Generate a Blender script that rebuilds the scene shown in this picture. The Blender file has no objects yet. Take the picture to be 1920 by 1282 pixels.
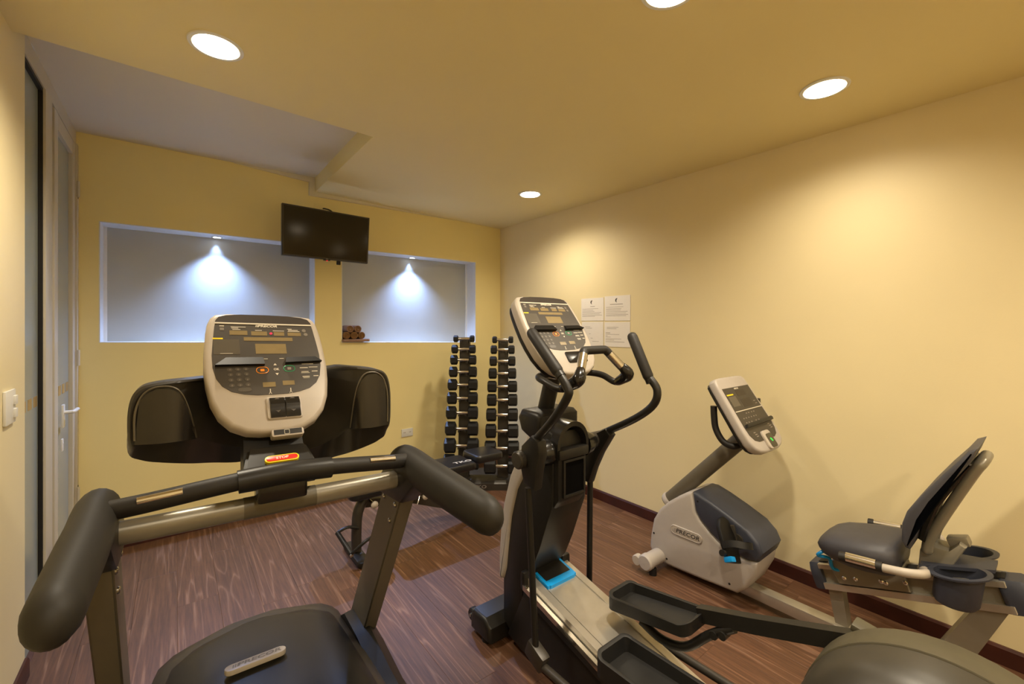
import bpy, bmesh, math, random
from mathutils import Vector as V, Matrix, Quaternion
random.seed(7)
C = bpy.context.collection
SC = bpy.context.scene
PI = math.pi

# ------------------------------------------------------------------ camera, world, exposure
YAW = math.radians(37.96)
cd = bpy.data.cameras.new('camera'); cam = bpy.data.objects.new('camera', cd); C.objects.link(cam)
cam.location = (0, 0, 1.5); cam.rotation_euler = (PI/2, 0, -YAW)
cd.sensor_width = 36; cd.lens = 36*807.5/1920; cd.shift_y = -29/1920; cd.clip_start = .02
SC.camera = cam
W = bpy.data.worlds.new('world'); SC.world = W; W.use_nodes = True
W.node_tree.nodes['Background'].inputs[0].default_value = (.9, .8, .65, 1)
W.node_tree.nodes['Background'].inputs[1].default_value = .03
vs = SC.view_settings
SC.display_settings.display_device = 'sRGB'
vs.view_transform = 'Standard'; vs.look = 'None'; vs.gamma = 1; vs.use_curve_mapping = False
vs.exposure = 0.0
LAMP_W = 39.0            # each ceiling downlight
LAMP_COL = (1, .875, .68)
LED_W = 8.5             # each niche spotlight: beam ...
LED_SPILL = 130.0         # ... and spill of its reflector              # each niche spotlight
LED_COL = (.35, .52, 1)

# ------------------------------------------------------------------ materials
def lin(c):
    c /= 255
    return c/12.92 if c <= .04045 else ((c+.055)/1.055)**2.4
def mat(name, rgb, rough=.5, metal=0, var=.06, scale=30, bump=0, bscale=200, coat=0, emit=None, spec=.5):
    m = bpy.data.materials.new(name); m.use_nodes = True
    n = m.node_tree.nodes; l = m.node_tree.links; p = n['Principled BSDF']
    col = tuple(lin(c) for c in rgb)
    p.inputs['Roughness'].default_value = rough; p.inputs['Metallic'].default_value = metal
    p.inputs['Specular IOR Level'].default_value = spec
    if coat: p.inputs['Coat Weight'].default_value = coat
    tc = n.new('ShaderNodeTexCoord'); nz = n.new('ShaderNodeTexNoise'); nz.inputs['Scale'].default_value = scale
    nz.inputs['Detail'].default_value = 4
    l.new(tc.outputs['Object'], nz.inputs['Vector'])
    r = n.new('ShaderNodeValToRGB'); l.new(nz.outputs['Fac'], r.inputs['Fac'])
    r.color_ramp.elements[0].position = .3; r.color_ramp.elements[1].position = .7
    r.color_ramp.elements[0].color = tuple(c*(1-var) for c in col)+(1,)
    r.color_ramp.elements[1].color = tuple(min(1, c*(1+var)) for c in col)+(1,)
    l.new(r.outputs['Color'], p.inputs['Base Color'])
    if bump:
        n2 = n.new('ShaderNodeTexNoise'); n2.inputs['Scale'].default_value = bscale; n2.inputs['Detail'].default_value = 3
        l.new(tc.outputs['Object'], n2.inputs['Vector'])
        b = n.new('ShaderNodeBump'); b.inputs['Strength'].default_value = bump; b.inputs['Distance'].default_value = .002
        l.new(n2.outputs['Fac'], b.inputs['Height']); l.new(b.outputs['Normal'], p.inputs['Normal'])
    if emit:
        p.inputs['Emission Color'].default_value = tuple(lin(c) for c in emit[0])+(1,)
        p.inputs['Emission Strength'].default_value = emit[1]
    return m

M = {}
M['cream'] = mat('cream_wall_paint', (227, 212, 168), .55, var=.015, scale=3, bump=.12, bscale=120)
M['yellow'] = mat('yellow_wall_paint', (240, 224, 162), .6, var=.02, scale=3, bump=.12, bscale=120)
M['ceil'] = mat('ceiling_paint', (234, 219, 164), .7, var=.012, scale=2, bump=.08, bscale=90)
M['white_ceil'] = mat('white_ceiling_paint', (222, 214, 194), .7, var=.012, scale=2, bump=.08, bscale=90)
M['white'] = mat('white_enamel', (222, 220, 212), .35, var=.02)
M['lining'] = mat('white_lining_paint', (226, 226, 222), .5, var=.02)
M['alu'] = mat('white_aluminium', (200, 192, 174), .38, var=.006)
M['gap'] = mat('brown_jamb', (92, 70, 40), .5)
M['gasket'] = mat('black_gasket', (18, 14, 12), .6)
M['frost'] = mat('frosted_glass', (178, 180, 174), .33, var=.02, scale=6, bump=.05, bscale=400, spec=.5)
M['frostdoor'] = mat('frosted_door_glass', (150, 156, 148), .25, var=.02, scale=4, bump=.03, bscale=300)
M['bandreflection'] = mat('clear_band', (170, 140, 88), .25, var=.1, scale=12)  # tan stands for the reflection in the clear strips
M['baseboard'] = mat('dark_skirting', (62, 28, 20), .4, var=.25, scale=8)
M['black'] = mat('black_plastic', (29, 27, 24), .4, var=.08, bump=.06, bscale=500, spec=.38)
M['blackgloss'] = mat('glossy_black_plastic', (25, 23, 21), .22, var=.05)
M['tray'] = mat('tray_plastic', (48, 44, 37), .38, var=.05, bump=.04, bscale=500)
M['pocket'] = mat('pocket_plastic', (44, 40, 34), .27, var=.04)
M['pocketshade'] = mat('recess_shade', (6, 5, 5), .9, spec=.05)  # near-black colour stands for the shade inside the pocket
M['pocketshade2'] = mat('matt_black_plastic', (18, 16, 15), .5, spec=.25)
M['underlay'] = mat('brown_underlay', (84, 54, 38), .7)
M['foam'] = mat('black_foam_grip', (30, 27, 24), .55, var=.08, bump=.12, bscale=300, spec=.4)
M['pad'] = mat('moulded_grip', (35, 32, 27), .58, spec=.4, var=.05, bump=.04, bscale=600)
M['vinyl'] = mat('black_vinyl', (26, 25, 25), .3, var=.1, bump=.12, bscale=160)
M['bezel'] = mat('light_grey_plastic', (177, 167, 154), .42, var=.02, bump=.03, bscale=500)
M['bikewhite'] = mat('grey_white_plastic', (174, 166, 158), .4, var=.02, bump=.04, bscale=400)
M['panel'] = mat('console_overlay', (62, 56, 48), .45, var=.05)
M['panel2'] = mat('console_overlay_dark', (50, 42, 35), .42, var=.05)
M['lcd'] = mat('display_window', (134, 118, 84), .25, var=.04)
M['lcddark'] = mat('dim_display', (88, 82, 72), .3, var=.05)
M['print'] = mat('pale_print', (206, 198, 180), .5)
M['dimprint'] = mat('dim_print', (118, 110, 98), .5)
M['key'] = mat('membrane_key', (84, 78, 70), .35)
M['ink'] = mat('dark_ink', (60, 56, 54), .6)
M['greyink'] = mat('grey_ink', (150, 140, 130), .6)
M['orange'] = mat('orange_print', (236, 140, 28), .4, emit=((236, 130, 20), .15))
M['green'] = mat('green_print', (40, 160, 105), .4, emit=((30, 160, 100), .1))
M['yellowprint'] = mat('yellow_print', (232, 206, 20), .4)
M['red'] = mat('red_enamel', (214, 36, 22), .35)
M['ledred'] = mat('red_indicator', (255, 30, 60), .4, emit=((255, 20, 50), 3))
M['ledgreen'] = mat('green_indicator', (30, 200, 70), .4, emit=((20, 210, 70), .8))
M['silver'] = mat('silver_paint', (138, 132, 118), .34, metal=.35, var=.03, bump=.02, bscale=800)
M['silvergrey'] = mat('grey_painted_steel', (100, 93, 78), .42, metal=.2, var=.03, bump=.03, bscale=700)
M['satin'] = mat('satin_aluminium', (196, 190, 178), .30, metal=.75, var=.03, bump=.02, bscale=900)
M['chrome'] = mat('polished_steel', (222, 217, 208), .18, metal=1, var=.02)
M['steel'] = mat('bolt_steel', (190, 182, 168), .25, metal=1, var=.03)
M['gunmetal'] = mat('dark_grey_steel', (58, 53, 46), .4, metal=.2, var=.05)
M['blue'] = mat('bright_blue_plastic', (14, 142, 216), .35, var=.03)
M['navy'] = mat('charcoal_blue_plastic', (52, 55, 66), .45, var=.05, bump=.1, bscale=400)
M['seat'] = mat('charcoal_upholstery', (66, 65, 70), .5, var=.06, bump=.1, bscale=350)
M['rubber'] = mat('black_rubber', (26, 25, 24), .5, spec=.4, var=.1, bump=.1, bscale=300)
M['olive'] = mat('warm_grey_plastic', (70, 65, 50), .45, var=.03, bump=.04, bscale=500)
M['gunmetal2'] = mat('grey_brown_plastic', (52, 48, 40), .42, var=.04, bump=.03, bscale=500)
M['screen'] = mat('dark_screen', (22, 18, 14), .12, var=.05)
M['paper'] = mat('white_paper', (232, 226, 218), .6, var=.01)
M['towel'] = mat('brown_towel', (126, 92, 54), .95, var=.2, scale=60, bump=.6, bscale=350)
M['towelpink'] = mat('mauve_brown_towel', (146, 116, 98), .95, var=.15, scale=60, bump=.6, bscale=350)
M['lens'] = mat('lit_lens', (255, 244, 225), .5, emit=((255, 236, 205), 13))
M['ledlens'] = mat('lit_led_lens', (235, 242, 255), .5, emit=((225, 236, 255), 14))

def wood():
    m = bpy.data.materials.new('walnut_vinyl_plank'); m.use_nodes = True
    n = m.node_tree.nodes; l = m.node_tree.links; p = n['Principled BSDF']
    tc = n.new('ShaderNodeTexCoord'); oi = n.new('ShaderNodeObjectInfo')
    mp = n.new('ShaderNodeMapping'); mp.inputs['Scale'].default_value = (1, .045, 1)
    add = n.new('ShaderNodeVectorMath'); add.operation = 'ADD'
    mul = n.new('ShaderNodeMath'); mul.operation = 'MULTIPLY'; mul.inputs[1].default_value = 37.0
    l.new(oi.outputs['Random'], mul.inputs[0])
    l.new(tc.outputs['Object'], add.inputs[0]); l.new(mul.outputs[0], add.inputs[1]); l.new(add.outputs[0], mp.inputs['Vector'])
    big = n.new('ShaderNodeTexNoise'); big.inputs['Scale'].default_value = 9.5; big.inputs['Detail'].default_value = 2
    big.inputs['Distortion'].default_value = .35
    l.new(mp.outputs[0], big.inputs['Vector'])
    ring = n.new('ShaderNodeMath'); ring.operation = 'MULTIPLY'; ring.inputs[1].default_value = 50
    l.new(big.outputs['Fac'], ring.inputs[0])
    sn = n.new('ShaderNodeMath'); sn.operation = 'SINE'; l.new(ring.outputs[0], sn.inputs[0])
    fine = n.new('ShaderNodeTexNoise'); fine.inputs['Scale'].default_value = 90; fine.inputs['Detail'].default_value = 5
    fine.inputs['Roughness'].default_value = .7
    mp2 = n.new('ShaderNodeMapping'); mp2.inputs['Scale'].default_value = (1, .045, 1)
    l.new(add.outputs[0], mp2.inputs['Vector']); l.new(mp2.outputs[0], fine.inputs['Vector'])
    r1 = n.new('ShaderNodeValToRGB'); l.new(sn.outputs[0], r1.inputs['Fac'])
    e = r1.color_ramp.elements; e[0].position = .0; e[0].color = (.104, .047, .022, 1); e[1].position = 1; e[1].color = (.180, .095, .056, 1)
    for q_, c_ in ((.55, (.114, .051, .024, 1)), (.86, (.126, .058, .028, 1)), (.95, (.150, .076, .042, 1))):
        k = r1.color_ramp.elements.new(q_); k.color = c_
    r2 = n.new('ShaderNodeValToRGB'); l.new(fine.outputs['Fac'], r2.inputs['Fac'])
    e = r2.color_ramp.elements; e[0].position = .40; e[0].color = (.78, .76, .75, 1); e[1].position = .74; e[1].color = (1.6, 1.58, 1.5, 1)
    mx = n.new('ShaderNodeMixRGB'); mx.blend_type = 'MULTIPLY'; mx.inputs[0].default_value = .85
    l.new(r1.outputs[0], mx.inputs[1]); l.new(r2.outputs[0], mx.inputs[2])
    hv = n.new('ShaderNodeHueSaturation'); l.new(mx.outputs[0], hv.inputs['Color'])
    vr = n.new('ShaderNodeMapRange'); vr.inputs[3].default_value = .93; vr.inputs[4].default_value = 1.07
    l.new(oi.outputs['Random'], vr.inputs[0]); l.new(vr.outputs[0], hv.inputs['Value'])
    l.new(hv.outputs[0], p.inputs['Base Color'])
    p.inputs['Roughness'].default_value = .5
    b = n.new('ShaderNodeBump'); b.inputs['Strength'].default_value = .12; b.inputs['Distance'].default_value = .001
    l.new(fine.outputs['Fac'], b.inputs['Height']); l.new(b.outputs[0], p.inputs['Normal'])
    return m
M['wood'] = wood()

# ------------------------------------------------------------------ mesh helpers
def box(bm, c, s, R=None, bev=0, seg=2):
    r = bmesh.ops.create_cube(bm, size=1); vv = r['verts']
    bmesh.ops.scale(bm, vec=V(s), verts=vv)
    if bev:
        es = list({e for v in vv for e in v.link_edges})
        q = bmesh.ops.bevel(bm, geom=es, offset=bev, segments=seg, affect='EDGES', profile=.6)
        vv = list({v for f in q['faces'] for v in f.verts} | {v for v in vv if v.is_valid})
    if R is not None: bmesh.ops.transform(bm, matrix=R.to_4x4() if hasattr(R, 'to_4x4') else R, verts=vv)
    bmesh.ops.translate(bm, vec=V(c), verts=vv)
def box2(bm, a, b, bev=0):
    a, b = V(a), V(b); box(bm, (a+b)/2, [abs(b[i]-a[i]) for i in range(3)], bev=bev)
def hexa(bm, lo, hi):          # lo, hi: four points each, same order
    a = [bm.verts.new(p) for p in lo]; b = [bm.verts.new(p) for p in hi]
    bm.faces.new(a[::-1]); bm.faces.new(b)
    for i in range(4): bm.faces.new((a[i], a[(i+1) % 4], b[(i+1) % 4], b[i]))
def loft(bm, rings, cap0=True, cap1=True, closed=True):
    R = [[bm.verts.new(p) for p in r] for r in rings]
    n = len(R[0])
    for i in range(len(R)-1):
        for j in range(n if closed else n-1):
            k = (j+1) % n
            bm.faces.new((R[i][j], R[i][k], R[i+1][k], R[i+1][j]))
    if cap0: bm.faces.new(R[0][::-1])
    if cap1: bm.faces.new(R[-1])
def area2(p): return sum(p[i][0]*p[(i+1) % len(p)][1]-p[(i+1) % len(p)][0]*p[i][1] for i in range(len(p)))/2
def inset(p, d):
    if area2(p) < 0: d = -d
    n = len(p); out = []
    for i in range(n):
        a, b, c = V(p[i-1]), V(p[i]), V(p[(i+1) % n])
        e1 = (b-a); e2 = (c-b)
        if e1.length < 1e-7 or e2.length < 1e-7: out.append(tuple(b)); continue
        e1.normalize(); e2.normalize()
        n1 = V((-e1.y, e1.x)); n2 = V((-e2.y, e2.x)); m = n1+n2
        if m.length < .2: m = n1
        m.normalize(); k = max(m.dot(n1), .45)
        out.append(tuple(b+m*(d/k)))
    return out
def prism(bm, poly, f, w0, w1, bev=0, steps=2, b0=True, b1=True):
    rs = []
    if bev and b0:
        for i in range(steps):
            t = i/steps*PI/2; rs.append((w0+bev*(1-math.sin(PI/2*i/steps+0) if 0 else 1-math.sin(t)), bev*(1-math.cos(PI/2-t)) if 0 else 0))
    rings = []
    def ring(w, d): rings.append([f(a, b, w) for a, b in (inset(poly, d) if d else poly)])
    s = 1 if w1 > w0 else -1
    if bev and b0:
        for i in range(steps):
            t = PI/2*i/steps; ring(w0+s*bev*(1-math.cos(t)), bev*(1-math.sin(t)))
        ring(w0+s*bev, 0)
    else: ring(w0, 0)
    if bev and b1:
        ring(w1-s*bev, 0)
        for i in range(1, steps+1):
            t = PI/2*i/steps; ring(w1-s*bev*(1-math.sin(t)), bev*(1-math.cos(t)))
    else: ring(w1, 0)
    loft(bm, rings)
def YZ(a, b, w): return V((w, a, b))
def XZ(a, b, w): return V((a, w, b))
def XY(a, b, w): return V((a, b, w))
def cr(pts, n=6, closed=False):
    P = [V(p) for p in pts]; out = []; m = len(P)
    for i in range(m if closed else m-1):
        g = (lambda k: P[k % m]) if closed else (lambda k: P[min(max(k, 0), m-1)])
        a, b, c, d = g(i-1), g(i), g(i+1), g(i+2)
        for j in range(n):
            t = j/n
            out.append(.5*((2*b)+(c-a)*t+(2*a-5*b+4*c-d)*t*t+(3*b-a-3*c+d)*t**3))
    if not closed: out.append(P[-1])
    return out
def tube(bm, pts, r, seg=12, sx=1, sy=1, up=None, closed=False, cap='flat'):
    P = [V(p) for p in pts]; n = len(P)
    rad = r if isinstance(r, (list, tuple)) else [r]*n
    if len(rad) != n: rad = [rad[0]+(rad[-1]-rad[0])*i/(n-1) for i in range(n)]
    T = []
    for i in range(n):
        a = P[(i-1) % n] if closed else P[max(i-1, 0)]; b = P[(i+1) % n] if closed else P[min(i+1, n-1)]
        T.append((b-a).normalized())
    u = V(up) if up is not None else (V((0, 0, 1)) if abs(T[0].z) < .9 else V((0, 1, 0)))
    u = (u-T[0]*u.dot(T[0])).normalized()
    rings = []
    for i in range(n):
        if i: u = T[i-1].rotation_difference(T[i]) @ u
        u = (u-T[i]*u.dot(T[i])).normalized()
        w = T[i].cross(u)
        rings.append((P[i], u.copy(), w, rad[i], T[i]))
    R = []
    def mk(p, u, w, r): 
        q, ph = (1.4142, PI/4) if seg == 4 else (1, 0)
        return [p+u*(math.cos(2*PI*k/seg+ph)*r*q*sy)+w*(math.sin(2*PI*k/seg+ph)*r*q*sx) for k in range(seg)]
    if cap == 'round' and not closed:
        p, u, w, r0, t = rings[0]
        for q in (.2, .6, .85): R.append(mk(p-t*(r0*math.sqrt(1-q*q)), u, w, r0*q))
    for p, u, w, r0, t in rings: R.append(mk(p, u, w, r0))
    if cap == 'round' and not closed:
        p, u, w, r0, t = rings[-1]
        for q in (.85, .6, .2): R.append(mk(p+t*(r0*math.sqrt(1-q*q)), u, w, r0*q))
    if closed: R.append(R[0]); 
    if closed:
        Q = [[bm.verts.new(p) for p in r] for r in R[:-1]]
        for i in range(len(Q)):
            A, B = Q[i], Q[(i+1) % len(Q)]
            for j in range(seg): bm.faces.new((A[j], A[(j+1) % seg], B[(j+1) % seg], B[j]))
    else: loft(bm, R)
def cyl(bm, a, b, r, seg=16, r2=None, bev=0):
    a, b = V(a), V(b)
    if bev:
        t = (b-a).normalized()
        tube(bm, [a, a+t*.0001, a+t*bev, b-t*bev, b-t*.0001, b], [r-bev, r-bev, r, r2 or r, (r2 or r)-bev, (r2 or r)-bev], seg)
    else: tube(bm, [a, b], [r, r2 or r], seg)
def lathe(bm, prof, o, ax, seg=32, cap=True):     # prof: (radius, distance along axis)
    ax = V(ax).normalized(); o = V(o)
    u = ax.orthogonal().normalized(); w = ax.cross(u)
    rings = [[o+ax*h+u*(math.cos(2*PI*k/seg)*r)+w*(math.sin(2*PI*k/seg)*r) for k in range(seg)] for r, h in prof]
    loft(bm, rings, cap, cap)
def quad(bm, f, a0, b0, a1, b1, w):
    v = [bm.verts.new(f(a, b, w)) for a, b in ((a0, b0), (a1, b0), (a1, b1), (a0, b1))]; bm.faces.new(v)
def slab(bm, f, a0, b0, a1, b1, w0, w1):
    prism(bm, [(a0, b0), (a1, b0), (a1, b1), (a0, b1)], f, w0, w1)
def stadium(cx, cy, hw, hh, n=6):
    r = hh; o = []
    for i in range(n+1): t = -PI/2+PI*i/n; o.append((cx+hw-r+r*math.cos(t), cy+r*math.sin(t)))
    for i in range(n+1): t = PI/2+PI*i/n; o.append((cx-hw+r+r*math.cos(t), cy+r*math.sin(t)))
    return o
def rrect(x0, y0, x1, y1, r, n=4):
    o = []
    for cx, cy, t0 in ((x1-r, y0+r, -PI/2), (x1-r, y1-r, 0), (x0+r, y1-r, PI/2), (x0+r, y0+r, PI)):
        for i in range(n+1): t = t0+PI/2*i/n; o.append((cx+r*math.cos(t), cy+r*math.sin(t)))
    return o

WL = {}
SHEAR = {}
def O(name, bm, m, par=None, smooth=38, label=None):
    bmesh.ops.recalc_face_normals(bm, faces=bm.faces[:])
    me = bpy.data.meshes.new(name); 
    root = par
    while root is not None and root.parent: root = root.parent
    off = WL.get(root.name, V((0, 0, 0))) if root is not None else V((0, 0, 0))
    sh = SHEAR.get(root.name) if root is not None else None
    for v in bm.verts:
        if sh: v.co.z += -sh[0]*(v.co.x-sh[1])*min(1, max(0, v.co.z/.3))
        v.co -= off
    bm.to_mesh(me); bm.free()
    if smooth:
        for p in me.polygons: p.use_smooth = True
        me.set_sharp_from_angle(angle=math.radians(smooth))
    me.materials.append(m if not isinstance(m, str) else M[m])
    o = bpy.data.objects.new(name, me); C.objects.link(o)
    if par is not None: o.parent = par
    if label: o['label'] = label
    return o
def thing(name, label, cat, loc, group=None):
    o = bpy.data.objects.new(name, None); C.objects.link(o); o.location = loc; o.empty_display_size = .1
    o['label'] = label; o['category'] = cat
    if group: o['group'] = group
    WL[o.name] = V(loc); return o
def struct_root(name, loc=(0, 0, 0)):
    o = bpy.data.objects.new(name, None); C.objects.link(o); o.location = loc; o['kind'] = 'structure'; WL[o.name] = V(loc); return o
def solo(name, bm, m, label, cat, origin, group=None, smooth=38):   # single-mesh thing with its origin at its base
    for v in bm.verts: v.co -= V(origin)
    o = O(name, bm, m, None, smooth); o.location = origin; o['label'] = label; o['category'] = cat
    if group: o['group'] = group
    return o
def struct(name, bm, m, par=None, smooth=30):
    o = O(name, bm, m, par, smooth)
    if par is None: o['kind'] = 'structure'
    return o
N = bmesh.new
def text(name, s, size, f, u0, v0, w, m, par, shear=.25, bold=.0, sx=1, align='CENTER', depth=.0006):
    """flat lettering: f(u,v,w) maps metres on a surface to the world"""
    cu = bpy.data.curves.new(name, 'FONT'); cu.body = s; cu.size = size; cu.shear = shear; cu.offset = bold
    cu.align_x = align; cu.align_y = 'CENTER'; cu.resolution_u = 2; cu.extrude = 0
    ob = bpy.data.objects.new(name, cu)
    me = bpy.data.meshes.new_from_object(ob)
    bm = N(); bm.from_mesh(me)
    for v in bm.verts: v.co = f(u0+v.co.x*sx, v0+v.co.y, w)
    bpy.data.objects.remove(ob); bpy.data.meshes.remove(me); bpy.data.curves.remove(cu)
    return O(name, bm, m, par, 0)

# ------------------------------------------------------------------ room
XL, XR, YB, YF = -.51, 2.90, 3.935, -1.9
def cz(x, y): return 2.586+.005*(y-.106)-.0185*(x-2.9)        # the lowered ceiling is not quite level
ZR = 2.762                                                      # raised strip along the back wall
YS, XS = 2.545, .93                                             # where the lowered ceiling steps
b = N(); box2(b, (XL-.15, YF-.15, -.12), (XR+.15, YB+.35, -.006)); floor = struct('floor', b, 'underlay')
PW = .182
rows = []
x = XL-.03; col = 0
meshes = {}
while x < XR:
    x1 = min(x+PW, XR+.01); xa = max(x, XL-.005)
    y = YF-random.uniform(0, .9) if col % 2 else YF-random.uniform(.2, 1.2)
    while y < YB:
        ya = max(y, YF); yb = min(y+1.22, YB+.01)
        if yb-ya > .05:
            key = (round(x1-xa, 3), round(yb-ya, 3))
            if key not in meshes:
                bm = N(); w, h = (x1-xa)/2-.0003, (yb-ya)/2-.0003; e = .0007
                loft(bm, [[(-w, -h, -.006), (w, -h, -.006), (w, h, -.006), (-w, h, -.006)],
                          [(-w, -h, -.0005), (w, -h, -.0005), (w, h, -.0005), (-w, h, -.0005)],
                          [(-w+e, -h+e, 0), (w-e, -h+e, 0), (w-e, h-e, 0), (-w+e, h-e, 0)]])
                bmesh.ops.recalc_face_normals(bm, faces=bm.faces[:])
                me = bpy.data.meshes.new('plank'); bm.to_mesh(me); bm.free(); me.materials.append(M['wood']); meshes[key] = me
            o = bpy.data.objects.new('plank', meshes[key]); C.objects.link(o); o.parent = floor
            o.location = ((xa+x1)/2, (ya+yb)/2, 0)
        y += 1.22
    x += PW; col += 1

b = N(); box2(b, (XR, YF-.15, 0), (XR+.15, YB+.35, 2.95)); struct('wall_right', b, 'cream')
b = N(); box2(b, (XL-.15, YF-.15, 0), (XL, 2.735, 2.95)); struct('wall_left', b, 'cream')
b = N(); box2(b, (XL, YF-.15, 0), (XR, YF, 2.95)); struct('wall_near', b, 'cream')
# back wall with two niche openings; the sill falls a little to the right
NX = [(-.403, .938), (1.156, 2.57)]; NT = 2.20; YN = 4.135
def sill(x): return 1.391+(x+.403)*(1.324-1.391)/2.973
b = N()
for x0, x1 in ((XL, NX[0][0]), (NX[0][1], NX[1][0]), (NX[1][1], XR)): box2(b, (x0, YB, 0), (x1, YN, 2.95))
for x0, x1 in NX:
    box2(b, (x0, YB, NT), (x1, YN, 2.95))
    hexa(b, [(x0, YB, 0), (x1, YB, 0), (x1, YN, 0), (x0, YN, 0)], [(x0, YB, sill(x0)), (x1, YB, sill(x1)), (x1, YN, sill(x1)), (x0, YN, sill(x0))])
box2(b, (XL, YN, 0), (XR, YN+.15, 2.95))
struct('wall_back', b, 'yellow')
b = N()
def cp(x, y): return (x, y, cz(x, y))
def cslab(x0, x1, y0, y1):
    q = [(x0, y0), (x1, y0), (x1, y1), (x0, y1)]
    hexa(b, [cp(*p) for p in q], [(p[0], p[1], 2.95) for p in q])
cslab(XL, XR, YF, YS); cslab(XS, XR, YS, YB)
struct('ceiling', b, 'ceil')
b = N(); box2(b, (XL, YS, ZR), (XS, YB, 2.95)); struct('ceiling_raised', b, 'white_ceil')
# plaster cornice that follows the step on the back wall
b = N()
def strip(x0, z0, x1, z1, h0, h1, d0, d1):
    hexa(b, [(x0, YB-d0, z0-h0), (x1, YB-d1, z1-h1), (x1, YB, z1-h1), (x0, YB, z0-h0)], [(x0, YB-d0, z0), (x1, YB-d1, z1), (x1, YB, z1), (x0, YB, z0)])
strip(.35, ZR, XS, ZR, .004, .045, .004, .03)
strip(XS-.045, ZR-.0451, XS, ZR-.0451, ZR-.0451-cz(XS, YB)+.034, ZR-.0451-cz(XS, YB)+.034, .03, .03)
strip(XS+.0005, cz(XS, YB), 2.3, cz(2.3, YB), .034, .003, .03, .004)
struct('trim_1', b, 'white_ceil')
b = N(); prism(b, [(XR, 0), (XR-.016, 0), (XR-.016, .072), (XR-.010, .082), (XR, .082)], lambda a, z, w: V((a, w, z)), YF, YB); struct('baseboard_right', b, 'baseboard')
b = N(); prism(b, [(XL, 0), (XL+.014, 0), (XL+.014, .072), (XL+.009, .082), (XL, .082)], lambda a, z, w: V((a, w, z)), YF, 2.735); struct('baseboard_left', b, 'baseboard')
b = N(); box2(b, (XL+.001, YB-.012, 0), (XR-.017, YB, .08)); struct('baseboard_back', b, 'baseboard')

# niches: white lining, frosted pane, metal spotlight
for i, (x0, x1) in enumerate(NX):
    w = struct_root('window_%d' % (i+1), ((x0+x1)/2, YB, sill((x0+x1)/2)))
    t = .006; yp = YN-.02
    b = N(); box2(b, (x0, YB-.001, sill(x0)), (x0+t, yp, NT)); O('reveal_lining', b, 'lining', w)
    b = N(); box2(b, (x1-t, YB-.001, sill(x1)), (x1, yp, NT)); O('reveal_lining', b, 'lining', w)
    b = N(); box2(b, (x0+t, YB-.001, NT-t), (x1-t, yp, NT)); O('reveal_lining', b, 'lining', w)
    b = N(); q = [(x0+t, YB-.001), (x1-t, YB-.001), (x1-t, yp), (x0+t, yp)]
    hexa(b, [(p[0], p[1], sill(p[0])) for p in q], [(p[0], p[1], sill(p[0])+t) for p in q]); O('sill_board', b, 'lining', w)
    b = N(); q = [(x0, yp), (x1, yp), (x1, yp+.01), (x0, yp+.01)]
    hexa(b, [(p[0], p[1], sill(p[0])) for p in q], [(p[0], p[1], NT) for p in q]); O('pane', b, 'frost', w)
    b = N()
    if i == 0: box2(b, (x0+t, yp-.012, sill(x0)+.004), (x0+t+.018, yp, NT-t))
    else: box2(b, (x1-t-.018, yp-.012, sill(x1)+.004), (x1-t, yp, NT-t))
    O('pane_bead', b, 'lining', w)
for k, lx in enumerate((.25, 1.875)):
    p = (lx, 4.035, NT-.006)
    t = thing('niche_spotlight', ('small bluish spotlight in the top of the left niche' if k == 0 else 'small bluish spotlight in the top of the niche with towels'), 'spotlight', p, 'niche spotlights')
    b = N(); lathe(b, [(.036, -.001), (.036, -.005), (.026, -.006), (.026, -.001)], p, (0, 0, 1), 24); O('trim_ring', b, 'chrome', t)
    b = N(); lathe(b, [(.0255, -.002), (.0255, -.004)], p, (0, 0, 1), 20); O('lens', b, 'ledlens', t)
    for nm, en, size, bl, yy in (('led_beam', LED_W, 62, .8, .05), ('led_spill', LED_SPILL, 112, 1, -.02)):
        ld = bpy.data.lights.new(nm, 'SPOT'); ld.energy = en; ld.color = LED_COL; ld.spot_size = math.radians(size); ld.spot_blend = bl; ld.shadow_soft_size = .012
        lo = bpy.data.objects.new(nm, ld); C.objects.link(lo); lo.parent = t; lo.location = (0, yy, -.012)
        if nm == 'led_spill': lo.rotation_euler = (math.radians(-15), 0, 0)

# left-hand doors: fixed frosted panel, post, hinged leaf
d1 = struct_root('door_1', (XL, 2.735, 0))
b = N(); box2(b, (XL-.04, 2.765, .012), (XL-.022, 3.082, 2.655)); O('pane', b, 'frostdoor', d1)
b = N(); box2(b, (XL-.05, 2.735, 2.655), (XL-.006, 3.09, 2.672)); box2(b, (XL-.05, 3.080, 0), (XL-.006, 3.092, 2.655)); O('gasket', b, 'gasket', d1)
b = N(); box2(b, (XL-.06, 2.735, 2.672), (XL, 3.935, ZR)); O('header', b, 'alu', d1)
b = N(); box2(b, (XL-.06, 3.092, 0), (XL+.004, 3.235, 2.672), .004); O('post', b, 'alu', d1)
b = N(); box2(b, (XL-.05, 2.735, 0), (XL-.012, 2.765, 2.655)); O('side_rail', b, 'alu', d1)
b = N()
for k in range(3): box2(b, (XL-.0225, 2.80+k*.10, 1.115), (XL-.0205, 2.862+k*.10, 1.165))
O('clear_band', b, 'bandreflection', d1)
d2 = struct_root('door_2', (XL, 3.235, 0))
b = N(); box2(b, (XL-.06, 3.235, 0), (XL-.02, 3.30, 2.672)); O('jamb_gap', b, 'gap', d2)
b = N(); box2(b, (XL-.045, 3.30, .012), (XL+.002, 3.385, 2.665), .004); O('stile', b, 'alu', d2)
b = N(); box2(b, (XL-.045, 3.81, .012), (XL+.002, 3.885, 2.665), .004); O('stile', b, 'alu', d2)
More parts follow.
